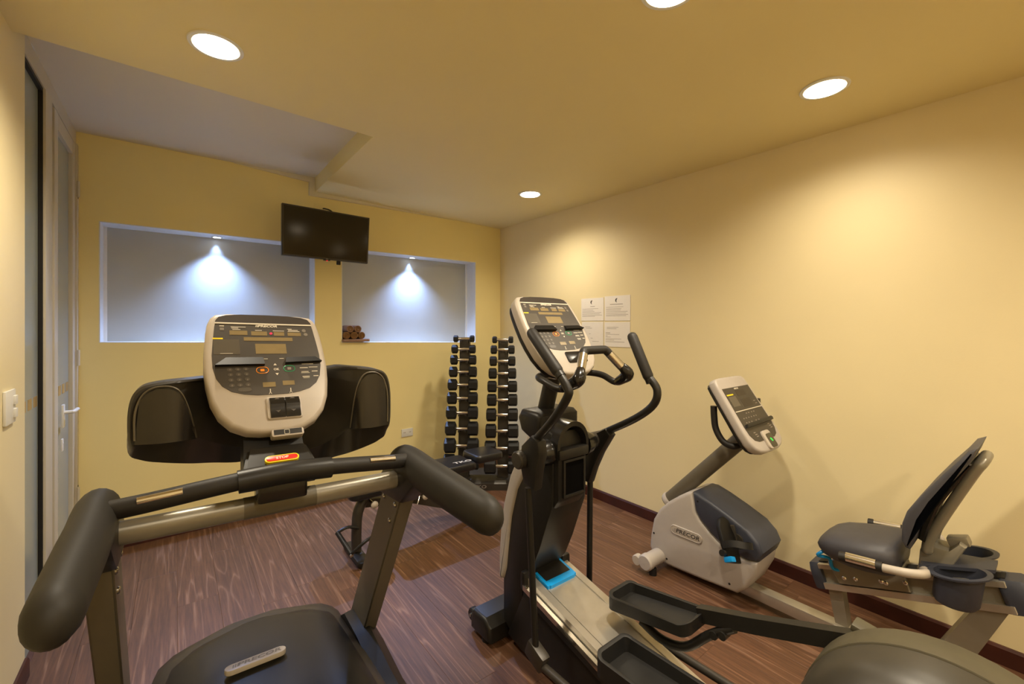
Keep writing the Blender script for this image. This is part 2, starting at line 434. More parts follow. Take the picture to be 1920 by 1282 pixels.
b = N(); box2(b, (XL-.045, 3.385, 2.58), (XL+.001, 3.81, 2.665), .003); O('rail', b, 'alu', d2)
b = N(); box2(b, (XL-.045, 3.385, .012), (XL+.001, 3.81, .11), .003); O('rail', b, 'alu', d2)
b = N(); box2(b, (XL-.032, 3.385, .11), (XL-.018, 3.81, 2.58)); O('pane', b, 'frostdoor', d2)
b = N()
for k in range(4): box2(b, (XL-.0185, 3.41+k*.105, 1.105), (XL-.0165, 3.475+k*.105, 1.16))
O('clear_band', b, 'bandreflection', d2)
b = N(); box2(b, (XL-.06, 3.885, 0), (XL+.012, 3.934, 2.672), .004); O('hinge_post', b, 'alu', d2)
b = N(); box2(b, (XL+.002, 3.452, .93), (XL+.014, 3.492, 1.06), .005); hp = O('handle_plate', b, 'white', d2)
b = N(); tube(b, cr([(XL+.014, 3.472, 1.015), (XL+.042, 3.472, 1.015), (XL+.05, 3.482, 1.015), (XL+.05, 3.60, 1.012)], 4), .010, 10, cap='round'); O('lever_handle', b, 'white', d2)
b = N(); box2(b, (XL+.002, 3.445, .80), (XL+.010, 3.475, .87), .004); cyl(b, (XL+.010, 3.46, .845), (XL+.0115, 3.46, .845), .007, 10); O('lock_plate', b, 'white', d2)
for z in (2.38, 1.30, .42):
    b = N(); cyl(b, (XL+.016, 3.888, z-.05), (XL+.016, 3.888, z+.05), .008, 10); O('hinge', b, 'alu', d2)
b = N()
for z in (2.43, 2.33, .47, .37): box2(b, (XL+.0121, 3.9, z-.008), (XL+.0135, 3.915, z+.008))
O('hinge_screws', b, 'gasket', d2)

# ------------------------------------------------------------------ ceiling downlights
LP = [(.13, 2.136, 'recessed round ceiling light nearest the frosted door'), (2.36, .68, 'recessed round ceiling light near the right wall, above the recumbent bike'),
      (2.342, 2.755, 'farthest recessed round ceiling light, toward the dumbbell corner'), (1.29, .80, 'recessed round ceiling light cut by the top edge of the photo'),
      (.15, -.75, 'added unseen ceiling light for fill, behind the viewpoint by the left wall'), (2.36, -1.0, 'added unseen ceiling light for fill, behind the viewpoint by the right wall'), (1.25, -1.3, 'added unseen ceiling light for fill, behind the viewpoint in the middle of the room')]  # the last three are unseen lamps added as fill light
PWR = (1.05, .50, .66, 1.15, 1.05, .8, 1.1)        # strength per lamp, set to even out the light on the walls
for (x, y, lab), pw in zip(LP, PWR):
    p = (x, y, cz(x, y))
    t = thing('ceiling_downlight', lab, 'ceiling light', p, 'recessed ceiling downlights')
    b = N(); lathe(b, [(.098, .0005), (.096, -.004), (.082, -.005), (.080, .0005)], p, (0, 0, 1), 40); O('trim_ring', b, 'lining', t)
    b = N(); lathe(b, [(.0795, -.0005), (.0785, -.006), (.055, -.011), (.001, -.0135)], p, (0, 0, 1), 36); O('lens', b, 'lens', t)
    ld = bpy.data.lights.new('bulb', 'SPOT'); ld.energy = LAMP_W*4*pw; ld.color = LAMP_COL; ld.spot_size = math.radians(155); ld.spot_blend = 1; ld.shadow_soft_size = .07
    lo = bpy.data.objects.new('bulb', ld); C.objects.link(lo); lo.parent = t; lo.location = (0, 0, -.02)

# ------------------------------------------------------------------ console used by the treadmill and the elliptical
HALF = [(0, 0), (.12, .004), (.22, .02), (.33, .07), (.41, .15), (.462, .26), (.490, .40), (.5, .52), (.494, .68), (.480, .82), (.465, .90), (.44, .955), (.40, .985), (.30, .997), (.15, 1.0), (0, 1.0)]
FACE = [(0, .285), (.12, .287), (.22, .30), (.31, .325), (.375, .37), (.415, .43), (.437, .52), (.440, .62), (.428, .74), (.413, .86), (.400, .925), (.375, .955), (.32, .972), (.2, .982), (0, .985)]
def sym(h): return h+[(-a, b_) for a, b_ in reversed(h) if a > 1e-6]
def console(root, cx, yb, zb, yt, zt, Wd, rocker):
    vd = V((0, yt-yb, zt-zb)); Hh = vd.length; vd.normalize(); nn = V((0, -vd.z, vd.y)); o = V((cx, yb, zb))
    f = lambda u, v, w: o+V((u, 0, 0))+vd*v+nn*w           # metres on the face
    S = lambda pts: [(a*Wd, c*Hh) for a, c in pts]
    c4 = lambda X, Y: ((X-690)/1270*Wd, (1215-Y)/1175*Hh)
    def R(bm, x0, y0, x1, y1, w): 
        a = c4(x0, y1); d = c4(x1, y0); quad(bm, f, a[0], a[1], d[0], d[1], w)
    b = N(); prism(b, S(sym(HALF)), f, -.055, 0, .014, 3); bz = O('bezel', b, 'bezel', root)
    b = N(); prism(b, [(a*.94, c*.94+.02) for a, c in S(sym(HALF))], f, -.085, -.05, .012); O('rear_shell', b, 'black', root)
    b = N(); prism(b, S(sym(FACE)), f, -.002, .0015, .0006, 1, b0=False); fc = O('face_panel', b, 'panel', root)
    top = [p for p in FACE if p[1] > .90]; top = [(.407, .905)]+top
    b = N(); prism(b, S(sym(top)[:len(top)]+[(-a, c) for a, c in reversed(top) if a > 1e-6]), f, .0014, .0022); O('top_band', b, 'panel2', fc)
    b = N(); slab(b, f, -.408*Wd, .893*Hh, .408*Wd, .905*Hh, .0014, .0026); O('light_strip', b, 'print', fc)
    for r in ((310, 235, 488, 280), (527, 240, 693, 283), (765, 243, 880, 283), (918, 245, 1070, 283), (447, 303, 965, 340), (557, 372, 882, 475), (597, 760, 725, 805), (800, 752, 925, 795)):
        a = c4(r[0], r[3]); d = c4(r[2], r[1]); b = N(); slab(b, f, a[0], a[1], d[0], d[1], .0014, .0021); O('display', b, 'lcd', fc)
    b = N(); a = c4(150, 478); d = c4(400, 328); slab(b, f, a[0], a[1], d[0], d[1], .0014, .0019); O('notice_label', b, 'lcddark', fc)
    b = N(); R(b, 145, 313, 243, 327, .0022); O('label_strip', b, 'yellowprint', fc)
    # reading ledges
    for pl in ([(155, 597), (632, 597), (625, 510), (262, 510)], [(848, 584), (1257, 572), (1197, 508), (870, 514)]):
        b = N(); q = [c4(*p) for p in pl]
        hexa(b, [f(*q[0], .0015), f(*q[1], .0015), f(*q[2], .0015), f(*q[3], .0015)], [f(q[0][0], q[0][1], .016), f(q[1][0], q[1][1], .016), f(q[2][0], q[2][1], .003), f(q[3][0], q[3][1], .003)])
        O('reading_ledge', b, 'pocketshade2', root)
    for cxp, cyp, hw, hh, mm in ((607, 640, 62, 30, 'orange'), (888, 630, 60, 29, 'green')):
        b = N(); c = c4(cxp, cyp); st = stadium(c[0], c[1], hw/1270*Wd, hh/1175*Hh); tube(b, [f(p[0], p[1], .0018) for p in st], .0011*Wd/.36, 6, closed=True); O('button_ring', b, mm, fc)
        b = N(); R(b, cxp-20, cyp-12, cxp+20, cyp+12, .0021); O('button_symbol', b, mm if mm == 'orange' else 'greyink', fc)
    b = N()
    for r_ in range(4):
        for k in range(3):
            c = c4(290+k*76+r_*4, 627+r_*50-k*2); prism(b, stadium(c[0], c[1], 27/1270*Wd, 17/1175*Hh, 4), f, .0012, .0022)
    c = c4(420, 820); prism(b, stadium(c[0], c[1], 64/1270*Wd, 18/1175*Hh, 4), f, .0012, .0022)
    O('keypad', b, 'key', fc)
    b = N()
    for (x, y, w, h) in ((400, 197, 150, 6), (365, 210, 70, 6), (380, 224, 80, 6), (605, 229, 72, 6), (820, 231, 124, 6), (945, 208, 50, 6), (985, 220, 110, 6), (990, 233, 135, 6), (238, 190, 45, 9),
                         (1095, 588, 130, 7), (1048, 627, 90, 9), (1155, 622, 100, 7), (1055, 668, 80, 8), (1165, 665, 66, 9), (1060, 718, 80, 9), (1172, 714, 56, 9),
                         (1058, 680, 96, 5), (1062, 731, 70, 5), (652, 528, 40, 5), (818, 526, 46, 5), (270, 470, 120, 4)):
        R(b, x-w/2, y-h/2, x+w/2, y+h/2, .0023)
    for x, y, s in ((742, 586, 1), (753, 683, -1)):
        pts = [c4(x-18, y+9*s), c4(x+18, y+9*s), c4(x, y-12*s)]; b.faces.new([b.verts.new(f(p[0], p[1], .0023)) for p in pts])
    O('printed_marks', b, 'print', fc, 0)
    b = N()
    for k in range(12): R(b, 286+(k % 3)*76+(k//3)*4, 620+(k//3)*50, 300+(k % 3)*76+(k//3)*4, 634+(k//3)*50, .0024)
    for x, y in ((1110, 222), (1125, 265)): 
        c = c4(x, y); prism(b, stadium(c[0], c[1], 24/1270*Wd, 18/1175*Hh, 5), f, .0016, .0022)
    R(b, 218, 205, 258, 235, .002)
    O('key_digits', b, 'dimprint', fc, 0)
    # walking and running figures
    b = N()
    for x in (665, 875):
        R(b, x-4, y0 := 825, x+6, 837, .0023)
        for q in ([(x-4, 838), (x+6, 838), (x+4, 856), (x-5, 856)], [(x-5, 855), (x, 855), (x-12, 874), (x-18, 874)], [(x-2, 855), (x+4, 855), (x+14, 872), (x+9, 874)]):
            b.faces.new([b.verts.new(f(*c4(*p), .0023)) for p in q])
    O('walk_run_symbols', b, 'print', fc, 0)
    c = c4(690, 182); s = Wd/.36
    text('lettering', 'PRECOR', .0125*s, f, c[0]+.004*s, c[1], .0023, 'print', fc, .25, .0006, 1.25)
    b = N()
    for k in range(3):
        x = c[0]-(.0315-.0028*k)*s; h = .0045*s
        b.faces.new([b.verts.new(f(*p, .0023)) for p in ((x-.001*s, c[1]-h), (x+.0007*s, c[1]-h), (x+.003*s, c[1]+h), (x+.0013*s, c[1]+h))])
    O('logo_bars', b, 'print', fc, 0)
    c = c4(750, 636); text('lettering', 'OK', .011*s, f, c[0], c[1], .0023, 'print', fc, 0, .0004, 1)
    if rocker:
        b = N(); c = c4(735, 260); cyl(b, f(c[0], c[1], .0014), f(c[0], c[1], .0026), .0036, 10); O('indicator', b, 'ledred', fc)
        q0 = c4(640, 1100); q1 = c4(945, 912)
        b = N(); prism(b, rrect(q0[0]-.008, q0[1]-.004, q1[0]+.006, q1[1]+.002, .008), f, -.004, .007, .003); O('switch_surround', b, 'bezel', bz)
        mx, my = (q0[0]+q1[0])/2, (q0[1]+q1[1])/2
        for u0, u1 in ((q0[0], mx-.0006), (mx+.0006, q1[0])):
            b = N(); prism(b, [(q0[1], 0), (q0[1], .012), (my-.004, .013), (my+.004, .018), (my+.014, .019), (q1[1]-.004, .012), (q1[1], 0)], lambda v, w, u: f(u, v, w), u0, u1, .0015, 1)
            k = O('rocker_switch', b, 'blackgloss', bz)
            b = N(); um = (u0+u1)/2
            for vv_, sg, ww in ((q1[1]-.008, 1, .0147), (my-.016, -1, .0131)):
                b.faces.new([b.verts.new(f(*p, ww)) for p in ((um-.008, vv_-.003*sg), (um+.008, vv_-.003*sg), (um, vv_+.004*sg))])
            O('arrow_mark', b, 'key', bz, 0)
        b = N(); q0 = c4(635, 1262); q1 = c4(955, 1200); prism(b, rrect(q0[0], q0[1], q1[0], q1[1], .006), f, -.03, .004, .002); dp = O('data_port', b, 'bezel', root)
        b = N(); slab(b, f, q0[0]+.006, q0[1]+.005, q1[0]-.006, q1[1]-.002, .0038, .0046); O('port_face', b, 'black', dp)
        b = N(); tube(b, [f(*p, .0048) for p in rrect(.02, q0[1]+.006, .034, q1[1]-.004, .001, 1)], .0006, 4, closed=True); O('port_symbol', b, 'print', dp)
    else:
        q0 = c4(700, 1060); q1 = c4(1010, 905); b = N(); prism(b, rrect(q0[0]-.03, q0[1], q1[0], q1[1], .01), f, -.003, .004, .002); O('pulse_pad', b, 'blackgloss', bz)
    return f, Hh

# ------------------------------------------------------------------ treadmill
XC = .2575
tm = thing('treadmill', 'black and silver treadmill with a light grey console, nearest at left', 'treadmill', (XC, 1.5, 0))
SHEAR[tm.name] = (.03, XC)
def mir(p): return (2*XC-p[0],)+tuple(p[1:])
# base: deck, belt, side rails, hood
b = N(); prism(b, rrect(-.185, .30, .70, 2.16, .08, 5), XY, .0, .10, .02, b0=False); O('base_frame', b, 'black', tm)
b = N(); box2(b, (-.02, .34, .09), (.535, 1.50, .155), .01); O('running_belt', b, 'rubber', tm)
for s in (0, 1):
    b = N(); a = (-.18, .32, .09); c = (-.03, 1.48, .165)
    if s: a, c = mir(a), mir(c)
    box2(b, a, c, .012); O('side_rail', b, 'silvergrey', tm)
# hood: outer skirt and inner dome
b = N()
rings = []
for i in range(15):
    t = i/14; y = 1.40+.84*t
    hw = .385 if t < .78 else .385*math.sqrt(max(.05, 1-((t-.78)/.23)**6))
    top = .285-.085*t**1.5
    ring = []
    for k in range(17):
        a = -1+2*k/16; x = XC+.012+a*hw
        ring.append((x, y, .05+(top-.05)*(1-abs(a)**5)**.6 if abs(a) < 1 else .05))
    rings.append(ring+[(XC+.012+hw, y, .02), (XC+.012-hw, y, .02)])
loft(b, rings); O('hood_skirt', b, 'gunmetal', tm, 50)
b = N(); rings = []
for i in range(17):
    t = i/16; y = 1.38+.77*t
    hw = .325 if t < .70 else .325*math.sqrt(max(.03, 1-((t-.70)/.305)**5))
    top = .335-.10*t**1.7
    ring = []
    for k in range(19):
        a = -1+2*k/18; ring.append((XC+.01+a*hw, y, .15+(top-.15)*(1-abs(a)**4)**.55 if abs(a) < 1 else .15))
    rings.append(ring+[(XC+.01+hw, y, .06), (XC+.01-hw, y, .06)])
loft(b, rings); O('motor_hood', b, 'black', tm, 50)
# badge on hood
bo = V((.223, 1.752, .326)); bu = V((1, 0, 0)); bv = V((0, 1, -.17)).normalized(); bn = V((0, .17, 1)).normalized()
fb = lambda u, v, w: bo+bu*u+bv*v+bn*w
b = N(); prism(b, stadium(0, 0, .094, .0235, 8), fb, -.012, .0045, .002); bd = O('badge', b, 'bezel', tm)
text('lettering', 'PRECOR', .031, fb, .010, 0, .0052, 'dimprint', bd, .2, .0008, 1.15)
b = N()
for k in range(3):
    x = -.070+.007*k; b.faces.new([b.verts.new(fb(*p, .0052)) for p in ((x-.002, -.011), (x+.0015, -.011), (x+.0055, .011), (x+.002, .011))])
O('logo_bars', b, 'dimprint', bd, 0)
# flared corner skirts at the feet of the uprights
for s in (0, 1):
    b = N()
    P = lambda p: V(mir(p)) if s else V(p)
    rg = []
    for y, z, x1 in ((1.40, .14, .73), (1.62, .16, .735), (1.82, .20, .725), (2.0, .21, .70), (2.13, .12, .66)):
        rg.append([P((.60, y, .0)), P((.60, y, z)), P((.66, y, z+.01)), P((.71, y, z-.05)), P((x1, y, .06)), P((x1, y, .0))])
    loft(b, rg); O('corner_skirt', b, 'black', tm, 40)
# uprights
for s in (0, 1):
    P = (lambda p: V(mir(p))) if s else (lambda p: V(p))
    b = N()
    hexa(b, [P((.64, 1.882, .16)), P((.70, 1.882, .16)), P((.70, 2.057, .16)), P((.64, 2.057, .16))], [P((.64, 1.475, .891)), P((.70, 1.475, .891)), P((.70, 1.65, .870)), P((.64, 1.65, .870))])
    bmesh.ops.bevel(b, geom=b.edges[:], offset=.005, segments=2, affect='EDGES')
    up = O('upright', b, 'silvergrey', tm)
    for y, z in ((1.629, .852), (1.523, .852), (1.574, .776)):
        b = N(); lathe(b, [(.010, -.002), (.010, .003), (.0075, .006), (.002, .0072)], P((.64, y, z)), (-1, 0, 0) if not s else (1, 0, 0), 12); O('bolt', b, 'steel', up)
    b = N(); lathe(b, [(.006, -.002), (.006, .003), (.002, .005)], P((.672, 1.862, .235)), (0, -.86, -.5), 10); O('bolt', b, 'steel', up)
    b = N(); prism(b, [(1.47, .875), (1.655, .86), (1.66, .93), (1.60, .985), (1.50, 1.03), (1.36, 1.04), (1.34, .98), (1.40, .93)], lambda a, c, w: P((w, a, c)), .630, .708, .012); O('bracket', b, 'black', tm)
    # fat moulded handrail
    b = N(); xa = .672
    path = cr([(xa-.006, 1.60, .965), (xa-.004, 1.54, 1.005), (xa, 1.46, 1.015), (xa, 1.35, 1.008), (xa+.003, 1.2, 1.0), (xa+.006, 1.08, .995), (xa+.008, .985, .99)], 4)
    if s: path = [V((p.x, 1.60+(p.y-1.60)*.88, p.z+.004)) for p in path]
    n = len(path)
    tube(b, [P(p) for p in path], [(.034+.027*min(1, i/6)-.007*max(0, (i-n*.6)/(n*.4)))*(.93 if s else 1) for i in range(n)], 20, sx=.80, sy=1.0, up=(0, 0, 1), cap='round')
    O('handrail', b, 'pad', tm, 60)
# lower beam
b = N(); tube(b, [(-.125, 1.50, .955), (.64, 1.50, .955)], .031, 20, sx=.8, sy=1.0); O('cross_beam', b, 'silver', tm)
b = N(); tube(b, [(XC-.10, 1.50, .955), (XC+.10, 1.50, .955)], .0322, 20, sx=.8, sy=1.0); O('beam_sleeve', b, 'silvergrey', tm)
# grip bar and centre piece
gb = lambda p: V(p)
barL = cr([(-.155, 1.44, 1.035), (-.06, 1.425, 1.045), (.06, 1.41, 1.06), (.14, 1.405, 1.068)], 5)
for s in (0, 1):
    P = (lambda p: V(mir(p))) if s else (lambda p: V(p))
    b = N(); tube(b, [P(p) for p in barL], .0245, 16); gp = O('grip_bar', b, 'foam', tm)
    b = N(); tube(b, [P(V(p)+V((0, -.014, .013))) for p in ((-.075, 1.428, 1.0435), (.015, 1.4165, 1.054))], .0115, 10); O('pulse_sensor', b, 'chrome', gp)
b = N(); tube(b, cr([(.135, 1.405, 1.066), (XC, 1.402, 1.072), (.38, 1.405, 1.066)], 5), .030, 18, sy=1.05); O('grip_centre', b, 'black', tm)
b = N(); box2(b, (XC-.075, 1.415, .985), (XC+.06, 1.48, 1.05), .012); O('under_box', b, 'blackgloss', tm)
# neck with stop panel
b = N()
hexa(b, [(XC-.115, 1.42, 1.055), (XC+.105, 1.42, 1.055), (XC+.105, 1.50, 1.00), (XC-.115, 1.50, 1.00)], [(XC-.085, 1.535, 1.125), (XC+.078, 1.535, 1.125), (XC+.078, 1.60, 1.05), (XC-.085, 1.60, 1.05)])
bmesh.ops.bevel(b, geom=b.edges[:], offset=.008, segments=2, affect='EDGES'); O('stop_panel', b, 'black', tm)
b = N(); hexa(b, [(XC-.095, 1.535, 1.04), (XC+.085, 1.535, 1.04), (XC+.085, 1.62, 1.04), (XC-.095, 1.62, 1.04)], [(XC-.08, 1.70, 1.30), (XC+.07, 1.70, 1.30), (XC+.07, 1.78, 1.30), (XC-.08, 1.78, 1.30)]); O('neck', b, 'black', tm)
so = V((XC-.002, 1.468, 1.0965)); sv = V((0, .115, .07)).normalized(); sn = V((0, -.07, .115)).normalized()
fs = lambda u, v, w: so+V((1, 0, 0))*u+sv*v+sn*w
b = N(); prism(b, stadium(0, 0, .047, .0135, 8), fs, -.006, .005, .001); O('stop_rim', b, 'yellowprint', tm)
b = N(); prism(b, stadium(0, 0, .043, .0095, 8), fs, .004, .0065, .001); sb = O('stop_button', b, 'red', tm)
text('lettering', 'STOP', .0125, fs, 0, 0, .0068, 'print', sb, 0, .0005, 1.15)
# side trays
TL = [(-.095, 1.175), (-.101, 1.253), (-.095, 1.31), (-.078, 1.340), (-.045, 1.352), (.02, 1.359), (.10, 1.362), (.175, 1.33), (.20, 1.15), (.156, 1.136), (.084, 1.160), (.053, 1.176), (-.03, 1.196), (-.06, 1.188)]
BL = [(-.103, 1.150), (-.101, 1.253), (-.093, 1.312), (-.076, 1.342), (-.043, 1.354), (.02, 1.361), (.10, 1.364), (.178, 1.33), (.205, 1.10), (.158, 1.083), (.084, 1.092), (.03, 1.098), (-.03, 1.110), (-.075, 1.124)]
lowr = lambda a, z: (2*XC-a, z+.008-.034*(1.36-z)/.2)
TR = [lowr(a, z) for a, z in TL]; BR = [lowr(a, z) for a, z in BL]
TL = [(a, z-.014*(z > 1.2)) for a, z in TL]; BL = [(a, z-.014*(z > 1.2)) for a, z in BL]
PL = [(-.086, 1.190), (-.086, 1.267), (-.078, 1.305), (-.064, 1.330), (-.039, 1.343), (-.006, 1.340), (.014, 1.318), (.031, 1.266), (.045, 1.183)]
PR = [lowr(a, z) for a, z in PL]; PL = [(a, z-.014*(z > 1.2)) for a, z in PL]
TY = 1.075       # the trays sit behind the console
def far(p): return [(a*TY, 1.5+(z-1.5)*TY) for a, z in p]
def tb(a):          # inner ends of the trays sweep back behind the console
    k = min(1, max(0, (.27-abs(a-.272))/.13)); return .20*k*k*(3-2*k)
TRAY_Y = .113
def sm(p): return [(v.x, v.y) for v in cr([(a, z, 0) for a, z in p], 5, True)]
for F_, B_, K_ in ((far(TL), far(BL), far(PL)), (far(TR), far(BR), far(PR))):
    def tp(a, y, z): k = (y+tb(a))/y; return (a*k, y+tb(a), 1.5+(z-1.5)*k)
    b = N(); loft(b, [[tp(a, 1.6150, z) for a, z in inset(sm(F_), .006)], [tp(a, 1.6210, z) for a, z in sm(F_)], [tp(a, 1.673, z) for a, z in sm(B_)], [tp(a, 1.753, z) for a, z in inset(sm(B_), .012)]])
    tr = O('side_tray', b, 'tray', tm, 42)
    # bottle pocket: upright barrel-shaped pocket wall with a raised rim
    x0 = min(a for a, z in K_); x1 = max(a for a, z in K_); zb_ = min(z for a, z in K_)
    b = N(); grid = []
    m_ = 14
    def topz(x):
        q = sorted(K_)
        for (a, z), (c, z2) in zip(q, q[1:]):
            if a <= x <= c: return z+(z2-z)*(x-a)/max(c-a, 1e-6)
        return q[-1][1]
    cols = []
    for i in range(m_+1):
        x = x0+(x1-x0)*i/m_; d = -.020*math.sin(PI*i/m_); zt = max(topz(x), zb_+.004)
        cols.append([tp(x, 1.6140+d*(1-.25*j/6), zb_-.004+(zt-zb_)*j/6) for j in range(7)])
    loft(b, cols, False, False, closed=False); O('bottle_pocket', b, 'pocket', tr, 80)
    b = N(); tube(b, cr([tp(a, 1.6125, z) for a, z in K_], 4), .0030, 6); O('pocket_rim', b, 'silvergrey', tr)
console(tm, .252, 1.530, 1.168, 1.775, 1.545, .368, True)

# ------------------------------------------------------------------ elliptical
XE = 1.345
el = thing('elliptical_trainer', 'black elliptical trainer with silver ramp and light grey console, centre', 'elliptical trainer', (XE, 1.5, 0))
mx = lambda p: (2*XE-p[0],)+tuple(p[1:])
b = N(); prism(b, [(1.64, .02), (1.80, .02), (1.80, .085), (1.775, .125), (1.68, .125), (1.64, .09)], YZ, 1.14, 1.55, .022, 3); O('front_stabilizer', b, 'black', el)
for x in (1.175, 1.515):
    b = N(); cyl(b, (x, 1.70, 0), (x, 1.70, .03), .025, 14); O('foot', b, 'rubber', el)
    b = N(); cyl(b, (x-.018, 1.815, .066), (x+.018, 1.815, .066), .03, 18, bev=.005); O('transport_wheel', b, 'black', el)
    b = N(); cyl(b, (x-.024, 1.815, .066), (x+.024, 1.815, .066), .008, 10); O('axle_bolt', b, 'steel', el)
SO = [(1.446, 1.066), (1.50, .975), (1.548, .89), (1.60, .80), (1.648, .658), (1.672, .523), (1.683, .40), (1.683, .299)]
SI = [(1.672, .285), (1.640, .30), (1.618, .363), (1.603, .468), (1.58, .617), (1.538, .752), (1.477, .85), (1.43, .95), (1.388, 1.054)]
b = N(); prism(b, SO+SI, YZ, 1.228, 1.462, .02, 3); O('front_shroud', b, 'bikewhite', el)
TW = [(1.66, .30), (1.66, .10), (1.60, .06), (1.52, .10), (1.505, .36), (1.435, .44), (1.39, .54), (1.345, .66), (1.315, .735), (1.31, .78), (1.31, 1.0), (1.32, 1.05), (1.39, 1.07), (1.44, .98), (1.49, .87), (1.555, .76), (1.60, .62), (1.625, .48), (1.64, .36)]
b = N(); prism(b, TW, YZ, 1.236, 1.448, .018, 2); tw = O('tower_shell', b, 'black', el)
# collar round the neck
b = N(); prism(b, [(1.375, 1.03), (1.375, 1.112), (1.40, 1.128), (1.51, 1.128), (1.535, 1.09), (1.51, 1.03), (1.44, 1.0)], YZ, 1.222, 1.468, .025, 3); O('collar', b, 'black', el)
# accessory tray: rear box with a framed pocket, its shade painted as a black panel, and an arched bottle holder
def frame(b_, x0, x1, z0, z1, t, y0, y1):
    box2(b_, (x0, y0, z0), (x0+t, y1, z1)); box2(b_, (x1-t, y0, z0), (x1, y1, z1)); box2(b_, (x0+t, y0, z0), (x1-t, y1, z0+t)); box2(b_, (x0+t, y0, z1-t), (x1-t, y1, z1))
XA, YA = 1.330, 1.285
b = N(); prism(b, [(1.33, .715), (YA+.012, .760), (YA, .775), (YA, .955), (1.33, .985)], YZ, 1.246, 1.412, .012); O('rear_box', b, 'black', el)
b = N(); frame(b, 1.268, 1.398, .785, .942, .010, YA-.010, YA+.004); pf = O('pocket_frame', b, 'black', el)
b = N(); box2(b, (1.277, YA-.004, .794), (1.389, YA-.001, .933)); O('pocket_shade_panel', b, 'pocketshade', pf)
b = N(); arch = [(1.236, .965)]+[(XA+.094*math.cos(PI-PI*i/14), 1.0+.098*math.sin(PI*i/14)) for i in range(15)]+[(1.424, .965)]
rin = [(XA+(a-XA)*.84, .970+(z-.970)*.84) for a, z in arch]
loft(b, [[(a, YA-.005, z) for a, z in rin], [(a, YA-.005, z) for a, z in arch], [(a, 1.40, z+.005) for a, z in arch], [(XA+(a-XA)*.9, 1.45, z) for a, z in arch]], False, False); O('bottle_hood', b, 'blackgloss', el, 45)
b = N(); loft(b, [[(a, YA-.003, z) for a, z in rin], [(XA+(a-XA)*.85, 1.38, z-.01) for a, z in rin]], False, True); O('bottle_pocket', b, 'black', el, 45)
b = N(); box2(b, (1.240, YA-.014, .945), (1.418, YA+.05, .988), .01); O('pocket_ledge', b, 'black', el)
for s in (1, -1):
    b = N(); lathe(b, [(.055, 0), (.052, .03), (.04, .055), (.036, .07)], (XE+s*.105, 1.345, .97), (s, 0, 0), 24); O('shoulder', b, 'blackgloss', el)
b = N(); cyl(b, (1.345, 1.485, 1.08), (1.345, 1.405, 1.33), .037, 20); O('neck_post', b, 'black', el)
b = N(); hexa(b, [(1.30, 1.36, 1.27), (1.39, 1.36, 1.27), (1.39, 1.45, 1.27), (1.30, 1.45, 1.27)], [(1.28, 1.40, 1.36), (1.41, 1.40, 1.36), (1.41, 1.47, 1.36), (1.28, 1.47, 1.36)]); O('neck_head', b, 'bikewhite', el)
console(el, XE, 1.262, 1.300, 1.502, 1.640, .362, False)
# fixed handlebar
K = lambda s, pts: [(XE+s*a, y, z) for a, y, z in pts]
for s in (1, -1):
    b = N(); tube(b, cr(K(s, [(.02, 1.42, 1.285), (.09, 1.395, 1.288), (.155, 1.345, 1.288), (.178, 1.285, 1.28), (.170, 1.21, 1.258), (.155, 1.155, 1.275), (.148, 1.125, 1.30)]), 6), .0145, 14); O('lower_bar', b, 'black', el)
    b = N(); tube(b, cr(K(s, [(.166, 1.19, 1.262), (.155, 1.15, 1.282), (.148, 1.125, 1.302), (.128, 1.135, 1.330)]), 4), [.018, .02, .021, .022, .024, .025, .026, .026, .026, .025, .023, .021, .019], 14, cap='round'); O('knuckle', b, 'blackgloss', el)
    b = N(); tube(b, K(s, [(.137, 1.13, 1.315), (.070, 1.172, 1.398)]), .0175, 14); O('upright_grip', b, 'foam', el)
    b = N(); tube(b, K(s, [(.122, 1.1395, 1.334), (.078, 1.167, 1.388)]), .0182, 14); O('pulse_sensor', b, 'chrome', el)
b = N(); tube(b, cr(K(1, [(-.080, 1.166, 1.386), (-.066, 1.175, 1.401), (-.05, 1.178, 1.404), (0, 1.178, 1.404), (.05, 1.178, 1.404), (.066, 1.175, 1.401), (.080, 1.166, 1.386)]), 4), .0175, 14); O('top_bar', b, 'foam', el)
RBR = [(1.432, .917), (1.399, .975), (1.302, 1.030), (1.270, 1.003), (1.333, .905), (1.372, .826), (1.400, .750), (1.437, .750), (1.436, .840)]
LBR = [(1.290, 1.070), (1.245, 1.056), (1.236, 1.004), (1.256, .935), (1.268, .860), (1.335, .872), (1.357, .945), (1.348, 1.020)]
